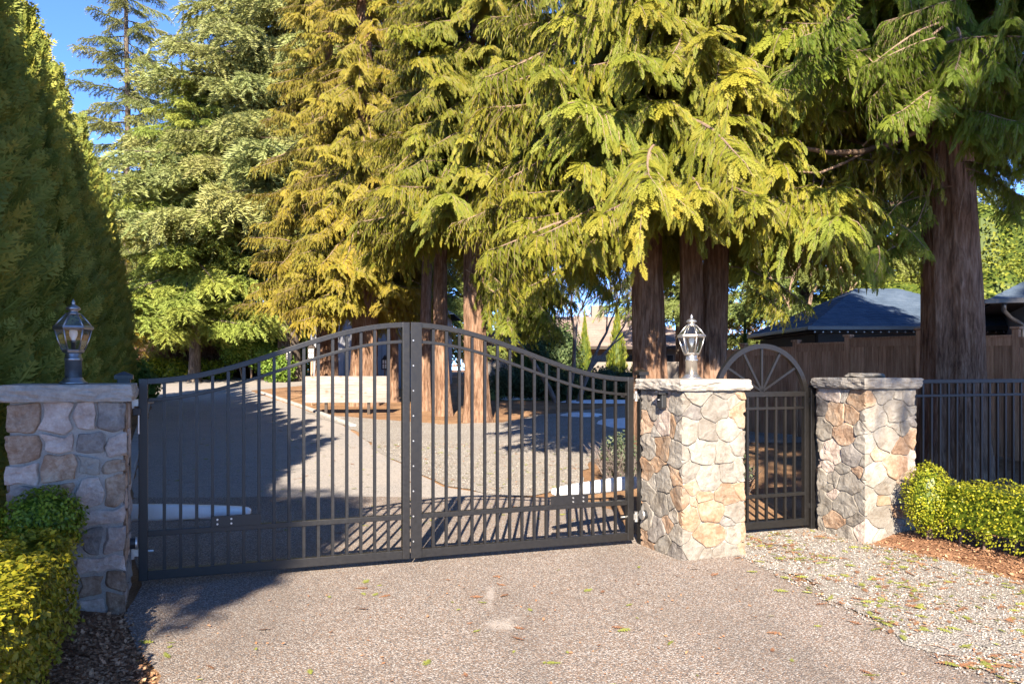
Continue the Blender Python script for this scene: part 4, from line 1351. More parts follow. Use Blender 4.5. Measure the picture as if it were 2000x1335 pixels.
# low boughs of the three-stemmed cedar that hang over the walkway gate
rnd = random.Random(15)
t3, c3 = T3C
for (px, py, Y, a, s) in ((1480, 300, 10.2, -60, .75), (1420, 340, 9.9, -80, .7), (1540, 330, 10.6, -40, .7), (1340, 330, 9.8, -95, .7), (1500, 400, 10.5, -55, .6), (1470, 520, 10.9, -70, .42), (1530, 530, 10.9, -45, .42), (1500, 560, 10.8, -60, .36),
                          (1230, 340, 9.9, 235, .75), (1130, 380, 10.2, 220, .75), (1060, 420, 10.6, 205, .75), (1180, 420, 10.4, 240, .6), (1020, 470, 11.0, 200, .6), (1280, 260, 9.6, -100, .8), (1380, 200, 9.5, -80, .8), (1090, 500, 11.0, 215, .5)):
    p = at(px, py, Y) - Vector((2.42, 12.1, gz(12.1)))
    o = link_mesh("fronds", BR_CEDAR[rnd.randrange(6)], c3, p - Vector((math.cos(R(a)), math.sin(R(a)), -.1)) * s * 1.1, (rnd.uniform(-.3, .3), R(rnd.uniform(5, 30)), R(a)), (s, s, s))
    o.color = (1.15, 1.08, .95, 1)
# right cedar with the massive trunk, its crown mostly in shade
rt, rc = conifer("cedar_tree", "massive single trunk cedar with dark drooping boughs at the right", "cedar tree", 6.22, 12.0, 18, [(0, 0, .41, (-.004, 0))], BR_CEDAR, 3.9, 5.4, 420, (.80, .95, .8), 7, GC, zpow=1.2, pw=.5, tilt=(-4, 38), fill=True, knots=((-1.75, 2.9, .17, .085), (-1.45, 2.35, .12, .05), (-1.2, 1.95, .09, .05), (-1.8, 1.45, .13, .07), (-1.4, 3.8, .12, .05), (-2.3, 3.3, .1, .04)))  # dim bough colour carries part of the shade
# its long bare low limb
def limb(pts, r0, r1, parent, off):
    n = len(pts)
    MB().tube([Vector(p) - off for p in pts], [r0 + (r1 - r0) * i / (n - 1) for i in range(n)], 8).build("limb", M['twig'], parent, smooth=True)
off = Vector((6.22, 12.0, gz(12.0)))
limb([at(1830, 225, 11.6), at(1790, 255, 11.2), at(1740, 280, 10.9), at(1680, 297, 10.6), at(1620, 298, 10.4), at(1575, 290, 10.3), at(1540, 276, 10.2)], .05, .022, rc, off)
limb([at(1700, 292, 10.7), at(1650, 318, 10.5), at(1600, 338, 10.3), at(1560, 335, 10.2)], .022, .012, rc, off)
limb([at(1760, 230, 11.0), at(1720, 250, 10.8), at(1685, 285, 10.6)], .018, .012, rc, off)
limb([at(1990, 175, 11), at(1940, 195, 11.2), at(1890, 215, 11.6)], .06, .05, rc, off)
for (a, b_, c_, d_) in ((1830, 300, 1790, 440), (1880, 290, 1872, 430), (1610, 345, 1550, 470), (1590, 340, 1560, 520), (1700, 300, 1705, 380), (1945, 200, 1960, 340), (1655, 320, 1640, 400)):
    limb([at(a, b_, 10.6), at((a + c_) / 2 + 8, (b_ + d_) / 2, 10.5), at(c_, d_, 10.4)], .010, .005, rc, off)
# boughs reaching towards the camera from the right cedar
rnd = random.Random(44)
for (px, py, Y, a, s) in ((1720, 60, 8.6, 200, .8), (1850, 30, 8.4, 215, .9), (1950, 60, 8.8, 250, .9), (1800, 130, 9.0, 190, .8), (1960, 150, 9.0, 230, .9), (1640, 10, 9.0, 190, .8),
                          (1880, 190, 9.6, 240, .7), (1740, 420, 10.2, 230, .55), (1690, 470, 10.0, 250, .5), (1980, 260, 9.6, 250, .7), (1960, 340, 10.5, 300, .6), (1760, 340, 10.6, 210, .6), (1600, 90, 9.8, 185, .8)):
    for k in range(4):
        a2 = a + rnd.uniform(-60, 60); s2 = s * rnd.uniform(.42, .62)
        p = at(px + rnd.uniform(-55, 55), py + rnd.uniform(-35, 45), Y + rnd.uniform(-.3, .6)) - off
        o = link_mesh("fronds", BR_CEDAR[rnd.randrange(6)], rc, p - Vector((math.cos(R(a2)), math.sin(R(a2)), 0)) * s2, (rnd.uniform(-.4, .4), R(rnd.uniform(5, 40)), R(a2)), (s2, s2, s2))
        o.color = (.75, .95, .8, 1)  # tinted darker, shade put into the bough colour
CED = [
    ("cedar_tree", "stout cedar trunk right of the gate's centre post with hanging green boughs", -.85, 20.0, 17, [(0, 0, .275, (0, 0))], BR_CEDAR, 3.0, 4.9, 460, (1.12, 1.05, .95), 21),
    ("cedar_tree", "leaning reddish cedar trunk seen through the gate's right leaf", -1.75, 21.6, 16, [(0, 0, .20, (-.01, 0))], BR_CEDAR, 2.2, 5.2, 150, (1.1, 1.02, .9), 22),
    ("cedar_tree", "slender cedar trunk just right of the gate's centre post", -2.35, 23.2, 15, [(0, 0, .17, (0, 0))], BR_GOLD, 2.0, 5.0, 120, (1.0, 1.0, .95), 23),
    ("cedar_tree", "golden cedar standing right behind the plank board", -4.35, 25.0, 19, [(0, 0, .40, (0, 0))], BR_GOLD, 2.7, 3.4, 460, (1.1, 1.0, .9), 24),
    ("cedar_tree", "golden cedar behind the plank board's left end", -5.95, 27.0, 20, [(0, 0, .36, (0, 0))], BR_GOLD, 2.7, 3.7, 420, (1.05, .97, .9), 25),
    ("cedar_tree", "thin crooked cedar stem at the plank board's right end", -3.75, 26.4, 12, [(0, 0, .14, (.01, 0))], BR_GOLD, 1.6, 5.0, 80, (.95, 1.0, .9), 26),
]
CC = []
for (nm, lb, x, y, H, tr, brs, R0, z0, nb, col, sd) in CED:
    CC.append(conifer(nm, lb, "cedar tree", x, y, H, tr, brs, R0, z0 - gz(y), nb, col, sd, GC, zpow=1.1, pw=.55, twigs=24, tilt=(-4, 42), fill=True))
rnd = random.Random(51)         # low boughs of the stout cedar towards the gap
for k in range(26):
    px, py, Y = rnd.uniform(940, 1165), rnd.uniform(470, 585), rnd.uniform(18.6, 20.6)
    if px > 1110 and py > 540: continue
    a = rnd.uniform(-110, 20); s_ = rnd.uniform(.5, .8)
    p = at(px, py, Y) - Vector((-.85, 20.0, gz(20.0)))
    o = link_mesh("fronds", BR_CEDAR[rnd.randrange(6)], CC[0][1], p - Vector((math.cos(R(a)), math.sin(R(a)), 0)) * s_, (rnd.uniform(-.3, .3), R(rnd.uniform(5, 40)), R(a)), (s_, s_, s_))
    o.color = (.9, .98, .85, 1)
conifer("cedar_tree", "small orange tinged cedar peeping over the far end of the dark hedge row", "cedar tree", -16.9, 34, 9.6, [(0, 0, .18, (0, 0))], BR_GOLD, 2.3, 1.6, 110, (1.1, .9, .8), 31, GC, pw=.7, twigs=15, fill=True)

# ------------------------------------------------------------------ firs
GF = "tall firs beyond the end of the drive"
FT = dict(brs=BR_FIR, bark='firbark', base_len=3.0)
conifer("fir_tree", "huge fir with a flared trunk and broad grey green boughs at the drive's end", "fir tree", -10.5, 40, 30, [(0, 0, .52, (0, 0))], R0=7.6, z0=6.6, nb=230, color=(1, 1, 1), seed=41, group=GF, pw=.6, tilt=(-4, 16), twigs=30, zpow=1.15, **FT)
conifer("fir_tree", "yellow green low fir with sweeping boughs left of the huge fir", "fir tree", -14.6, 39, 15, [(0, 0, .26, (0, 0))], R0=5.0, z0=2.5, nb=160, color=(1.15, 1.25, .75), seed=42, group=GF, pw=.55, tilt=(0, 22), twigs=20, **FT)
conifer("fir_tree", "tall thin sparse spruce with a pale trunk against the blue sky", "fir tree", -21.2, 46.5, 27, [(0, 0, .24, (0, 0))], R0=4.6, z0=5.0, nb=92, color=(.95, .95, .95), seed=43, group=GF, pw=.62, tilt=(-6, 18), twigs=20, **FT)
for i, (x, y, H, R0, z0, nb, col, lb) in enumerate((
    (-17.5, 50, 17, 5.0, 1.0, 100, (1, 1.05, .8), "bushy fir behind the sparse spruce at the drive's end"),
    (-6.5, 47, 24, 6.5, 2.0, 130, (.8, .9, .75), "dark fir standing behind the golden cedars"),
    (-1.5, 52, 18, 5.5, 4.5, 80, (.8, .9, .8), "distant fir showing between the cedar trunks near the centre post"),
    (12.5, 36, 16, 5.0, 2.0, 110, (.75, .85, .7), "dark fir behind the gazebo roof"),
    (18.5, 40, 18, 6.0, 2.0, 110, (.8, .9, .7), "tall fir far behind the shed at the right edge"),
    (8.8, 44, 15, 4.5, 3.0, 70, (.75, .85, .75), "distant fir between the three stemmed cedar and the gazebo"),
    (-25.5, 56, 15, 5.0, 1.0, 80, (.95, 1.0, .8), "rounded fir low behind the end of the dark hedge row"),
)):
    conifer("fir_tree", lb, "fir tree", x, y, H, [(0, 0, .3, (0, 0))], R0=R0, z0=z0, nb=nb, color=col, seed=60 + i, group=GF, pw=.6, tilt=(-2, 20), twigs=12, **FT)

# ------------------------------------------------------------------ arborvitae row along the left boundary
def arbor_mesh(seed, H, r, n, mats, name="crown", sz=(.15, .27), cone=.75):
    rnd = random.Random(seed); b = NP()
    def prof(f):        # radius over height
        return r * min(1, 1.55 * (1 - f) ** (cone + .2)) * (.82 + .18 * min(1, f * 8))
    core = MB().lathe([(max(.01, prof(i / 12) * .72), H * i / 12) for i in range(13)], n=12)
    b.add_mb(core, 0, -.05)  # solid inner core added to block light, toned dark like shaded depth
    tp = [frond_template(300 + s, 5, 1, .075, .52, .10, .16) for s in range(4)]
    for i in range(n):
        f = rnd.random() ** 1.15
        z = H * f; a = rnd.uniform(0, 2 * PI)
        bulge = 1 + .20 * noise.noise(Vector((math.cos(a) * 2.6, math.sin(a) * 2.6, z * 1.7 + seed))) + .17 * noise.noise(Vector((math.cos(a) * 5, math.sin(a) * 5, z * 3.5 + seed)))
        rr = prof(f) * bulge * rnd.uniform(.84, 1.08)
        out_ = np.array([math.cos(a), math.sin(a), 0]); tan = np.array([-math.sin(a), math.cos(a), 0])
        axis = out_ * rnd.uniform(.25, .8) + np.array([0, 0, rnd.uniform(.35, 1.0)]) + tan * rnd.uniform(-.45, .45)
        nr = tan * rnd.uniform(-1, 1) + out_ * rnd.uniform(.1, .9)
        p = out_ * (rr - .10) + np.array([0, 0, z])
        place(b, tp[i % 4], p, axis, nr, rnd.uniform(*sz), .0 + .55 * rnd.random(), 0, .35)
    return b.mesh(name, mats)
AM = [arbor_mesh(s, 6.7, .70, 3600, [M['arbor']], sz=(.16, .42)) for s in (1, 2)]
AMF = [arbor_mesh(s, 6.7, .72, 1400, [M['arbor']], sz=(.22, .38)) for s in (5,)]
atr = trunk_mesh(1.5, .09, 2, M['bark'], segs=10, rings=6)
ordn = ["first", "second", "third", "fourth", "fifth", "sixth", "seventh", "eighth", "ninth", "tenth", "eleventh", "twelfth", "thirteenth", "fourteenth", "fifteenth", "sixteenth", "seventeenth", "eighteenth", "nineteenth", "twentieth"]
rnd = random.Random(9)
Ys = []
Yc = 5.0
while Yc < 25.5:
    Ys.append(Yc); Yc += 1.12
k = 0
for i, Yc in enumerate(Ys):
    x = -5.75 + .392 * (9 - Yc) + rnd.uniform(-.08, .08)
    vis = Yc > 6.2
    h = rnd.uniform(.93, 1.05) * (1.0 if Yc < 15 else .94)
    r = empty("columnar_cedar", (x, Yc, gz(Yc)), rnd.uniform(0, 6.28))
    if vis:
        lb = "dark columnar hedge cedar, %s of the left row counting from the gate" % (ordn[k] if k < 20 else "%dth" % (k + 1)); k += 1
    else:
        lb = "columnar hedge cedar just left of the frame beside the left pillar, %s towards the street" % ordn[len([q for q in Ys if q <= 6.2]) - 1 - i]
    tag(r, lb, "columnar cedar", "clipped cedar row along the left boundary")
    link_mesh("trunk", atr, r)
    c = link_mesh("crown", (AM[i % 2] if Yc < 17 else AMF[0]), r, (0, 0, .12), (0, 0, 0), (rnd.uniform(.93, 1.08), rnd.uniform(.93, 1.08), h))
    j = rnd.uniform(.9, 1.12); c.color = (1.1 * j, 1.0 * j, .8 * j, 1)

# ------------------------------------------------------------------ trees behind the photographer that cast the shade
def leaf_cloud(seed, n, sampler, size, tint=(.15, .55), upb=.35, fold=.25):
    rng = np.random.default_rng(seed)
    Pp, Nn = sampler(rng, n)
    n = len(Pp)
    nr = Nn + rng.normal(0, .55, (n, 3)); nr[:, 2] += upb
    nr /= np.linalg.norm(nr, axis=1)[:, None]
    t = rng.normal(0, 1, (n, 3)); t -= nr * (t * nr).sum(1)[:, None]; t /= np.linalg.norm(t, axis=1)[:, None]
    s = np.cross(nr, t)
    L_ = rng.uniform(size[0], size[1], n)[:, None]; w_ = L_ * rng.uniform(.26, .36, n)[:, None]
    a = Pp; c = Pp + t * L_
    m = Pp + t * L_ * .5 - nr * L_ * fold * .3
    v = np.stack([a, m + s * w_ + nr * L_ * fold * .4, c, m - s * w_ + nr * L_ * fold * .4, ], axis=1).reshape(-1, 3)
    i0 = np.arange(n) * 4
    T = np.concatenate([np.stack([i0, i0 + 1, i0 + 2], 1), np.stack([i0, i0 + 2, i0 + 3], 1)])
    ti = rng.uniform(tint[0], tint[1], n)
    A = np.repeat(ti, 4); A[2::4] += .12
    return v, T, A
def ell_sampler(lobes, shell=.35):
    def f(rng, n):
        w_ = np.array([l[3] * l[4] for l in lobes]); w_ = w_ / w_.sum()
        k = rng.choice(len(lobes), n, p=w_)
        d = rng.normal(0, 1, (n, 3)); d /= np.linalg.norm(d, axis=1)[:, None]
        C = np.array([l[:3] for l in lobes])[k]; Rr = np.array([(l[3], l[3], l[4]) for l in lobes])[k]
        rad = 1 - shell * rng.random(n) ** 1.5
        nz = np.array([noise.noise(Vector(q * 2.6 + C[i] * 3)) for i, q in enumerate(d)]) if n < 40000 else np.zeros(n)
        return C + d * Rr * (rad + .16 * nz)[:, None], d
    return f
def blob(name, label, cat, x, y, lobes, n, size, mat, group=None, parent=None, z=None, stems=True, color=None, tint=(.15, .55), core=.72):
    g = gz(y) if z is None else z
    r = empty(name, (x, y, g)); tag(r, label, cat, group)
    b = NP()
    v, T, A = leaf_cloud(hash((round(x * 10), round(y * 10))) % 9999, n, ell_sampler(lobes), size, tint)
    b.add(v, T, A)
    if core:
        for l in lobes:
            bm_ = MB().lathe([(max(.005, l[3] * core * math.sin(PI * i / 8)), l[2] - l[4] * core * math.cos(PI * i / 8)) for i in range(9)], (l[0], l[1], 0), 12)
            b.add_mb(bm_, 0, -.1)  # dark solid core added inside each lobe to stop light passing
    o = link_mesh("foliage", b.mesh("foliage", [M[mat]]), r)
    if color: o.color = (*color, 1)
    if stems:
        zb = min(l[2] - l[4] for l in lobes)
        mb = MB()
        rr = random.Random(n)
        for l in lobes:
            for k in range(2):
                mb.tube([(l[0] * .6 + rr.uniform(-.05, .05), l[1] * .6 + rr.uniform(-.05, .05), -.05), (l[0] * .9, l[1] * .9, l[2] * .6), (l[0], l[1], l[2])], [.02 + .02 * l[3], .015 + .015 * l[3], .005], 6, cap=False)
        mb.build("stem", M['twig'], r, smooth=True)
    return r
blob("evergreen_tree", "round crowned evergreen behind the photographer shading the left pillar", "tree", -3.3, -6.0,
     [(0, 0, 8.0, .95, 1.55), (.5, .1, 8.0, .48, 1.2), (-1.2, 0, 8.6, 1.1, 1.5), (.60, 0, 7.4, .34, 1.1)], 6000, (.10, .20), 'shrub', "trees behind the photographer", core=.8)
conifer("cedar_tree", "tall cedar behind the photographer whose boughs shade the right side", "cedar tree", 6.25, -2.6, 19, [(0, 0, .4, (0, 0))], BR_CEDAR, 3.3, 8.2, 210, (1, 1, 1), 77, "trees behind the photographer", zpow=1.0, pw=.3, twigs=10)
conifer("cedar_tree", "second tall unseen cedar behind the photographer, added to shade farther to the right", "cedar tree", 11.0, -3.2, 19, [(0, 0, .4, (0, 0))], BR_CEDAR, 3.2, 7.5, 120, (1, 1, 1), 78, "trees behind the photographer", zpow=1.0, pw=.3, twigs=10)  # unseen tree added to spread the shade over the right side

# ------------------------------------------------------------------ boxwood hedges and balls
def box_sampler(L_, w_, h, wob=.065):
    def f(rng, n):
        k = rng.random(n)
        x = rng.uniform(0, L_, n); y = rng.uniform(-w_ / 2, w_ / 2, n); z = rng.uniform(.04, h, n)
        nn = np.zeros((n, 3))
        top = k < .42; lft = (k >= .42) & (k < .68); rgt = (k >= .68) & (k < .92); en = k >= .92
        z[top] = h; nn[top, 2] = 1
        y[lft] = -w_ / 2; nn[lft, 1] = -1
        y[rgt] = w_ / 2; nn[rgt, 1] = 1
        sgn = np.where(rng.random(n) < .5, 0, 1)
        x[en] = (L_ * sgn)[en]; nn[en, 0] = (sgn * 2 - 1)[en]
        p = np.stack([x, y, z], 1)
        # round the long edges
        ey = np.clip((np.abs(y) - (w_ / 2 - .09)) / .09, 0, 1); ez = np.clip((z - (h - .09)) / .09, 0, 1)
        cut = ey * ez
        p[:, 1] -= np.sign(y) * cut * .035; p[:, 2] -= cut * .035
        nz = np.array([noise.noise(Vector(q * 4.5)) + .6 * noise.noise(Vector(q * 11)) for q in p])
        p += nn * (nz * wob)[:, None] - nn * (rng.random(n) ** 2 * .09)[:, None]
        return p, nn
    return f
def hedge(label, start, L_, w_, h, n, zb, size, color=(1, 1, 1)):
    rz = math.atan2(-V.y, -V.x)
    r = empty("boxwood_hedge", (start.x, start.y, zb), rz)
    tag(r, label, "hedge", "clipped boxwood edging by the gate")
    b = NP(); v, T, A = leaf_cloud(int(start.x * 100) % 999, n, box_sampler(L_, w_, h), size, (.1, .62), .5)
    keep = None
    b.add(v, T, A)
    b.add_mb(MB().box((L_ / 2, 0, h / 2 + .05), (L_ - .1, w_ - .13, h - .18)), 0, -.1)  # dark inner box added, shaded depth put into its tint
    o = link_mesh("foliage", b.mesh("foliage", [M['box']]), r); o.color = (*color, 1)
    rr = random.Random(4); x = .12
    while x < L_:
        y0 = rr.uniform(-.05, .05)
        MB().tube([(x, y0, -.08), (x + .02, y0 * .6, .12), (x + rr.uniform(-.05, .05), y0 + .04, .32)], [.016, .013, .006], 6).build("stem", M['twig'], r, smooth=True)
        x += rr.uniform(.2, .3)
    return r
hs_ = Vector((-2.74, 5.36, 0)) - U * .25
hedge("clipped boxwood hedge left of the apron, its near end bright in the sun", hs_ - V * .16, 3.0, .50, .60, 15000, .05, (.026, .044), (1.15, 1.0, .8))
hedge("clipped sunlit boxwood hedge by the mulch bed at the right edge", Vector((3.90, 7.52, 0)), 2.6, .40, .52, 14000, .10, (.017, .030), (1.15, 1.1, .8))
def ball(label, c, r, rz_, n, size, zb, col):
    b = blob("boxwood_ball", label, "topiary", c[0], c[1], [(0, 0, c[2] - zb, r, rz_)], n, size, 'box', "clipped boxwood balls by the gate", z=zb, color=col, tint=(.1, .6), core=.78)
ball("round dark boxwood ball in shade against the left pillar", (-2.885, 5.20, .67), .235, .215, 4200, (.020, .034), .05, (.8, .95, .7))  # dim tint puts shade into the leaf colour
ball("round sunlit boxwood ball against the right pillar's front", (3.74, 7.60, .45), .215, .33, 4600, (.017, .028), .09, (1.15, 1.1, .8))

# ------------------------------------------------------------------ garden evergreens in the middle distance
CA = [arbor_mesh(31, 3.0, .85, 1500, [M['conegreen']], sz=(.12, .22), cone=.9)]
def cone(label, px, ptop, Y, wpx, color, col2=None):
    g = gz(Y); p = at(px, ptop, Y)
    r = empty("garden_conifer", (p.x, Y, g)); tag(r, label, "conifer", "pointed garden conifers before the bungalow")
    link_mesh("trunk", atr, r)
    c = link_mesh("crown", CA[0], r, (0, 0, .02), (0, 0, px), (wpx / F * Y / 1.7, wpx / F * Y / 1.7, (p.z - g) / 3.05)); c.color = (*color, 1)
cone("bright yellow green pointed conifer left of the three stemmed cedar", 1205, 598, 31, 46, (1.1, 1.1, .9))
cone("yellow green narrow conifer behind the bare tree's right stem", 1142, 606, 33, 30, (.95, 1.0, .8))
cone("slim yellow conifer half hidden behind the three stemmed cedar", 1248, 648, 30, 36, (1.0, 1.05, .8))
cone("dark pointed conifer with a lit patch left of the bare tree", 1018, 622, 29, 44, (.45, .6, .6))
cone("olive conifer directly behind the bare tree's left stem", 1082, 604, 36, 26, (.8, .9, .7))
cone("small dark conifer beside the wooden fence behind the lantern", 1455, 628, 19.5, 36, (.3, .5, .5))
blob("clipped_shrub", "large domed evergreen shrub behind the bare tree's stems", "shrub", at(1095, 0, 30).x, 30, [(0, 0, 1.35, .85, 1.35)], 4200, (.07, .12), 'olive', "clipped evergreens in the garden", color=(.8, .95, .6))
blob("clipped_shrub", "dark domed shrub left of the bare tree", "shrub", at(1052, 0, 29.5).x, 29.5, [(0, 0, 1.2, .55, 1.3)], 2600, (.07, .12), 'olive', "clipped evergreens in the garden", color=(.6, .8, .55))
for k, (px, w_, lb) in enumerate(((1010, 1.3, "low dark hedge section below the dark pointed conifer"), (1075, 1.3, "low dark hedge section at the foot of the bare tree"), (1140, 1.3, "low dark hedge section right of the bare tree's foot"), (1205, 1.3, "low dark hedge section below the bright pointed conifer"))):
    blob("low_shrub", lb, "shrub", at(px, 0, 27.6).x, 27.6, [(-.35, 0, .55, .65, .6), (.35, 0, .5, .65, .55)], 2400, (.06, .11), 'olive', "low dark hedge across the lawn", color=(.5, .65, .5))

# bare multi-stemmed tree
def bare_tree(name, label, x, y, stems, seed, depth=5, r0=.10, mat='greytwig', l0=1.3, spread=.55, group=None):
    rr = random.Random(seed); g = gz(y)
    root = empty(name, (x, y, g)); tag(root, label, "bare tree", group)
    tm, cm = MB(), MB()
    def grow(p, d, l, r, k):
        pts = [p]; dd = d.copy()
        for i in range(3):
            dd = (dd + Vector((rr.uniform(-.16, .16), rr.uniform(-.16, .16), rr.uniform(-.04, .12)))).normalized()
            pts.append(pts[-1] + dd * l / 3)
        (tm if k == depth else cm).tube(pts, [r, r * .9, r * .8, r * .68], 8 if k >= depth - 1 else 4, cap=False)
        if k == 0: return
        for _ in range(3 if k < 4 else 2):
            q = pts[rr.choice((2, 3, 3))]
            nd = (dd + Vector((rr.uniform(-1, 1), rr.uniform(-1, 1), rr.uniform(-.35, .7))) * spread).normalized()
            grow(q, nd, l * rr.uniform(.62, .86), r * rr.uniform(.5, .68), k - 1)
    for (dx, dy, lean) in stems:
        grow(Vector((dx, dy, -.05)), Vector((lean, 0, 1)).normalized(), l0 * 1.25, r0, depth)
    tm.build("trunk", M[mat], root, smooth=True); cm.build("crown", M[mat], root, smooth=True)
bare_tree("bare_tree", "leafless dark tree with three leaning stems on the lawn", at(1110, 0, 26).x, 26, [(-.35, 0, -.5), (0, 0, .12), (.3, .1, .30)], 12, 6, .085, 'greytwig', 1.35)
for k, (px, Y, sd, lb) in enumerate(((1060, 68, 5, "hazy leafless tree above the bungalow's left roof"), (1120, 72, 6, "hazy leafless tree above the bungalow's chimney"), (1190, 68, 7, "hazy leafless tree above the bungalow's right roof"), (1490, 40, 8, "leafless tree behind the wooden fence left of the gazebo"), (1580, 34, 9, "leafless tree overhanging the gazebo roof's left side"))):
    bare_tree("bare_tree", lb, at(px, 0, Y).x, Y, [(-.2, 0, -.2), (.3, 0, .25)], sd, 6, .13, 'twig', 2.0, .6, "leafless trees in the distance")
# far woods closing the horizon
rngw = np.random.default_rng(3); lob = []
for k in range(70):
    px = -400 + 2900 * k / 69 + rngw.uniform(-15, 15); Yw = rngw.uniform(105, 135)
    hgt = rngw.uniform(5.5, 10.5) * (1.0 if 880 < px < 1400 else 1.2)
    lob.append((at(px, 0, Yw).x, Yw, 1.4 + hgt * .5, rngw.uniform(2.6, 4.2), hgt * .55))
v, T, A = leaf_cloud(17, 38000, ell_sampler(lob, .8), (.35, .8), (.0, .7))
bw = NP(); bw.add(v, T, A)
o = link_mesh("distant_woods", bw.mesh("distant_woods", [M['brush']])); tag(o, "hazy brownish woods far behind the bungalow and gardens", "woods", kind="stuff")
o.color = (.75, .78, .8, 1)
def twig_bush(name, label, x, y, rad, h, n, seed, mat='brush', cat="brush", group=None, lw=.012, z=None):
    rr = random.Random(seed); root = empty(name, (x, y, gz(y) if z is None else z)); tag(root, label, cat, group)
    mb = MB()
    for i in range(n):
        a = rr.uniform(0, 6.283); q = rad * math.sqrt(rr.random()) * .6
        p = Vector((q * math.cos(a), q * math.sin(a), -.03)); d = Vector((math.cos(a) * rr.uniform(.1, .7), math.sin(a) * rr.uniform(.1, .7), 1)).normalized()
        l = h * rr.uniform(.55, 1.05); e = p + d * l + Vector((rr.uniform(-.2, .2), rr.uniform(-.2, .2), -.1)) * h * .6
        mb.tube([p, p + d * l * .55, e], [lw, lw * .7, lw * .3], 3, cap=False)
        for _ in range(3):
            s_ = p + d * l * rr.uniform(.35, .8); mb.tube([s_, s_ + Vector((rr.uniform(-.35, .35), rr.uniform(-.35, .35), rr.uniform(-.05, .35))) * h * .6], [lw * .55, lw * .2], 3, cap=False)
    o = mb.build("twigs", M[mat], root)
    return root
GB = "dry brush along the far fence"
for k, (px, py, Y, rad, h, lb) in enumerate(((345, 0, 44, 1.6, 2.7, "dry reddish brush at the far left end of the drive"), (400, 0, 44.5, 1.7, 2.9, "dense dry brush in front of the old board fence"), (452, 0, 45, 1.5, 2.4, "pale dry brush right of the dense brush patch"), (505, 0, 44, 1.5, 2.0, "low dry brush by the huge fir's trunk"), (300, 0, 45, 1.5, 2.3, "dim dry brush beside the end of the dark hedge row"))):
    twig_bush("dry_brush", lb, at(px, 0, Y).x, Y, rad, h, 420, 70 + k, group=GB, lw=.022)
GS = "evergreen shrubs at the drive's end"
for (px, Y, lobes, n, mat, col, lb) in (
    (322, 41, [(-.5, 0, .5, .9, .75), (.6, 0, .45, .8, .65)], 3000, 'box', (.95, 1, .8), "bright clipped shrub at the far left end of the drive"),
    (405, 42, [(-.4, 0, .4, .8, .6), (.5, 0, .4, .8, .55)], 2600, 'box', (.9, 1, .8), "bright low shrub right of the clipped one at the drive's end"),
    (490, 41, [(0, 0, 2.6, 1.5, 1.5), (.9, 0, 1.4, 1.1, 1.3), (-.8, .3, 1.8, 1.0, 1.2)], 6500, 'shrub', (1, 1.05, .8), "tall leafy shrub left of the huge fir's trunk"),
    (545, 39, [(0, 0, .7, .8, .9)], 2200, 'shrub', (.95, 1, .8), "small leafy shrub at the foot of the huge fir"),
    (615, 43, [(0, 0, 2.6, 1.6, 2.4), (.9, 0, 4.2, 1.3, 1.6)], 5000, 'shrub', (.5, .7, .6), "dark leafy shrub between the fir and the golden cedar"),
    (255, 26.5, [(0, 0, .7, .6, .8), (.4, 0, .5, .5, .55)], 3200, 'shrub', (.7, .85, .7), "dark shrub below the end of the hedge row")):
    blob("leafy_shrub", lb, "shrub", at(px, 0, Y).x, Y, lobes, n, (.09, .17), mat, GS, color=col)
GY = "sunlit hedge masses behind the shed"
for (px, Y, lobes, n, lb) in (
    (1945, 30, [(0, 0, 2.4, 2.0, 2.9), (1.6, 0, 2.2, 1.9, 2.6)], 9000, "yellow sunlit hedge between the big trunk and the shed"),
    (2010, 33, [(0, 0, 4.5, 2.4, 4.2), (-1.6, .5, 4.8, 1.9, 3.6)], 9000, "tall pale green tree mass above the shed roof"),
    (1760, 34, [(0, 0, 2.4, 2.4, 2.6), (2.2, 0, 2.6, 2.2, 2.7), (-2.2, 0, 2.2, 2.0, 2.2)], 9000, "yellow hedge seen through the gazebo")):
    blob("sunlit_hedge", lb, "hedge", at(px, 0, Y).x, Y, lobes, n, (.09, .18), 'conegreen', GY, color=(1.0, 1.0, .9))
# small plants inside the gates
GP = "small plants in the beds inside the gate"
for k, (x, y, rad, h, mat, lb) in enumerate(((1.52, 11.6, .38, .62, 'olive', "grey green lavender bush just left of the middle pillar"), (2.05, 10.4, .30, .45, 'olive', "dull lavender clump behind the walkway gate's left bars"), (2.75, 10.6, .32, .5, 'olive', "dull lavender clump behind the walkway gate's right bars"), (4.75, 9.35, .18, .34, 'olive', "small lavender tuft at the foot of the iron fence"))):
    r_ = twig_bush("lavender_bush", lb, x, y, rad, h, 170, 90 + k, 'greytwig', "plant", GP, .006, gz(y) + (.08 if x > 4 else 0))
    v, T, A = leaf_cloud(k + 5, 1500, ell_sampler([(0, 0, h * .55, rad * .85, h * .55)], .7), (.03, .06)); b = NP(); b.add(v, T, A)
    link_mesh("foliage", b.mesh("foliage", [M[mat]]), r_).color = (.9, .95, 1.0, 1)

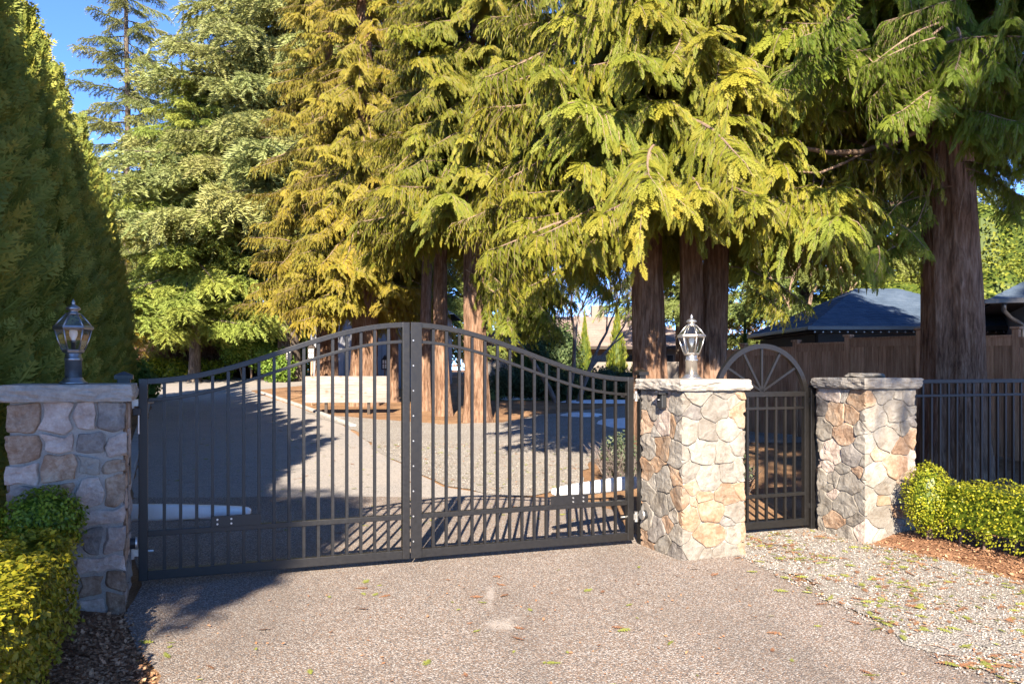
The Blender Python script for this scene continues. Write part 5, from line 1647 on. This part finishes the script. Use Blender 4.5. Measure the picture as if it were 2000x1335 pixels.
# ------------------------------------------------------------------ snow patches, litter, gravel, mulch chips
def snow(label, cx, cy, rx, ry):
    n = 40; rr = random.Random(int(cx * 50)); vs_ = []; fs = []
    for ring, (q, z) in enumerate(((1.0, .0), (.9, .035), (.6, .06), (.25, .07))):
        for k in range(n):
            a = 2 * PI * k / n; w_ = 1 + .3 * noise.noise(Vector((math.cos(a) * 1.5, math.sin(a) * 1.5, cx)))
            x, y = cx + rx * q * w_ * math.cos(a), cy + ry * q * w_ * math.sin(a); vs_.append((x, y, gz(y) + z + .006))
    vs_.append((cx, cy, gz(cy) + .075))
    for ring in range(3):
        for k in range(n): fs.append((ring * n + k, ring * n + (k + 1) % n, (ring + 1) * n + (k + 1) % n, (ring + 1) * n + k))
    for k in range(n): fs.append((3 * n + k, 3 * n + (k + 1) % n, 4 * n))
    mb = MB(); mb.add(vs_, fs); o = mb.build("snow_patch", M['snow'], smooth=True); tag(o, label, "snow", "old snow left in the shade")
snow("snow patch at the gravel's edge seen beside the right gate stile", 2.75, 19.6, .75, 1.1)
snow("snow streak on the shaded gravel left of the nearer patch", 1.75, 21.6, .55, .45)
snow("long snow strip in front of the low dark hedge", 2.9, 26.3, 1.4, .5)
snow("snow strip on the lawn beside the big cedar trunk", .35, 27.8, .8, .5)

rng = np.random.default_rng(4)
def scatter(poly, n, dens=None):
    x0 = min(p[0] for p in poly); x1 = max(p[0] for p in poly); y0 = min(p[1] for p in poly); y1 = max(p[1] for p in poly)
    o_ = []
    while len(o_) < n:
        p = (rng.uniform(x0, x1), rng.uniform(y0, y1))
        if inside(p, poly) and (dens is None or rng.random() < dens(p)): o_.append(p)
    return o_
# pebbles
b = NP()
octv = np.array([(1, 0, 0), (-.9, .1, 0), (0, 1, .1), (.1, -1, 0), (.05, 0, .8), (0, 0, -.6)], float)
octt = np.array([(0, 2, 4), (2, 1, 4), (1, 3, 4), (3, 0, 4), (2, 0, 5), (1, 2, 5), (3, 1, 5), (0, 3, 5)])
near_v = [(1.93, 7.12), (2.38, 4.3), (3.2, 4.0), (4.15, 5), (3.85, 6.3), (3.66, 7.05), (3.3, 7.72), (3.0, 8.4), (2.1, 8.1)]
near_y = [(-.06, 10.4), (.3, 10.45), (.95, 11.2), (1.0, 12.4), (1.5, 14.2), (1.2, 16), (-2.6, 16), (-2.0, 13.8), (-.87, 11.1)]
for p in scatter(near_v, 6000) + scatter(near_y, 4500):
    s = rng.uniform(.004, .010); a = rng.uniform(0, 6.28)
    v = octv * s * rng.uniform(.7, 1.2, (1, 3)); c, sn = math.cos(a), math.sin(a)
    v = np.column_stack([v[:, 0] * c - v[:, 1] * sn, v[:, 0] * sn + v[:, 1] * c, v[:, 2]]) + np.array([p[0], p[1], gz(p[1]) + .016])
    b.add(v, octt, np.full(6, rng.uniform(0, 1)))
def mat_tint(name, stops):
    m, t, o = new_mat(name); a = N(t, "ShaderNodeAttribute", attribute_name="tint")
    finish(t, o, ramp(t, a.outputs['Fac'], stops), .85); return m
o = link_mesh("gravel", b.mesh("gravel", [mat_tint("loose_gravel_stones", [(0, (.13, .115, .10)), (.4, (.25, .22, .19)), (.8, (.34, .305, .265)), (1, (.44, .40, .36))])]))
tag(o, "loose pale gravel stones beside the apron and in the yard", "gravel", kind="stuff")
# fallen cedar sprigs and brown bits
bl = NP(); LT = [frond_template(400 + s, 5, 1, .12, .4, .05, .1) for s in range(3)]
def dverge(p): return .12 + .88 * max(0, min(1, (noise.noise(Vector((p[0] * 2.3, p[1] * 2.3, 5))) + .25) * 1.6))
spots = [(p, .017) for p in scatter(near_v, 620, dverge)] + [(p, .012) for p in scatter([(-1.7, 4.2), (2.4, 4.2), (1.9, 7.0), (-1.6, 6.4)], 70)] + [(p, .016) for p in scatter(near_y, 260)] + [(p, .010) for p in scatter([(-2, 7.8), (1.0, 8.6), (.4, 10.2), (-3.6, 10.2)], 60)] \
    + [(p, .009) for p in scatter([(-4.4, 10.5), (-.9, 11), (-2, 13.8), (-3.8, 18.6), (-7, 18.6)], 200)] + [(p, .012) for p in scatter([(-2.4, 4.0), (-1.5, 3.6), (-1.9, 5.0), (-2.6, 5.4)], 30)]
for p, dz in spots:
    a = rng.uniform(0, 6.28); axis = np.array([math.cos(a), math.sin(a), rng.uniform(-.03, .1)])
    brown = rng.random() < .38
    place(bl, LT[rng.integers(3)], (p[0], p[1], gz(p[1]) + dz + .004), axis, np.array([rng.uniform(-.25, .25), rng.uniform(-.25, .25), 1]), rng.uniform(.035, .12), (.0 if brown else .6), 0, .2)
bits = scatter(near_v, 3000, dverge) + scatter(near_y, 700) + scatter([(-1.9, 4.2), (2.4, 4.2), (1.9, 7.0), (-2.4, 6.0)], 260) + scatter([(-5, 18), (3, 16), (3, 24), (-5, 23)], 900)
P_ = np.array([(p[0], p[1], gz(p[1]) + .019) for p in bits])
v, T, A = leaf_cloud(8, len(P_), lambda r_, n: (P_, np.tile((0, 0, 1.0), (len(P_), 1))), (.010, .030), (.0, .22), 1.0, .3)
bl.add(v, T, A)
o = link_mesh("fallen_leaves", bl.mesh("fallen_leaves", [mat_tint("fallen_sprigs", [(0, (.20, .085, .04)), (.25, (.30, .16, .08)), (.5, (.20, .20, .04)), (1, (.24, .27, .04))])]))
tag(o, "fallen cedar sprigs and brown needles scattered over gravel and apron", "fallen sprigs", kind="stuff")
# thin fallen twigs
tw = MB()
for p in scatter(near_v, 26, dverge) + scatter(near_y, 16):
    a = rng.uniform(0, 6.28); l = rng.uniform(.08, .28); z = gz(p[1]) + .02
    tw.tube([(p[0], p[1], z), (p[0] + math.cos(a) * l * .5, p[1] + math.sin(a) * l * .5, z + .008), (p[0] + math.cos(a + .3) * l, p[1] + math.sin(a + .3) * l, z)], [.003, .0025, .0015], 4)
o = tw.build("twig_debris", M['twig']); tag(o, "thin fallen twigs lying on the gravel by the right pillar", "twigs", kind="stuff")
# bark chips on the two beds
def chips(poly, h, n, seed, name_label):
    pts = scatter(poly, n)
    P2 = np.array([(p[0], p[1], bed_z(p, poly, h) + .006) for p in pts])
    v, T, A = leaf_cloud(seed, n, lambda r_, k: (P2, np.tile((0, 0, 1.0), (n, 1))), (.012, .040), (.0, .75), .4, .1)
    b = NP(); b.add(v, T, A)
    o = link_mesh("bark_chips", b.mesh("bark_chips", [M['chips']])); tag(o, name_label, "mulch", kind="stuff")
chips([(-2.52, 5.6), (-2.1, 4.83), (-1.84, 4.39), (-1.5, 3.7), (-3.2, 3.7), (-3.6, 5.3)], .07, 11000, 3, "bark chips covering the left bed under the hedge")
chips([(3.25, 7.95), (3.36, 7.7), (3.68, 7.05), (3.87, 6.3), (4.1, 5.4), (5.2, 5.6), (5.4, 9.6), (4.2, 9.2)], .10, 15000, 6, "bark chips covering the right bed around the hedge")
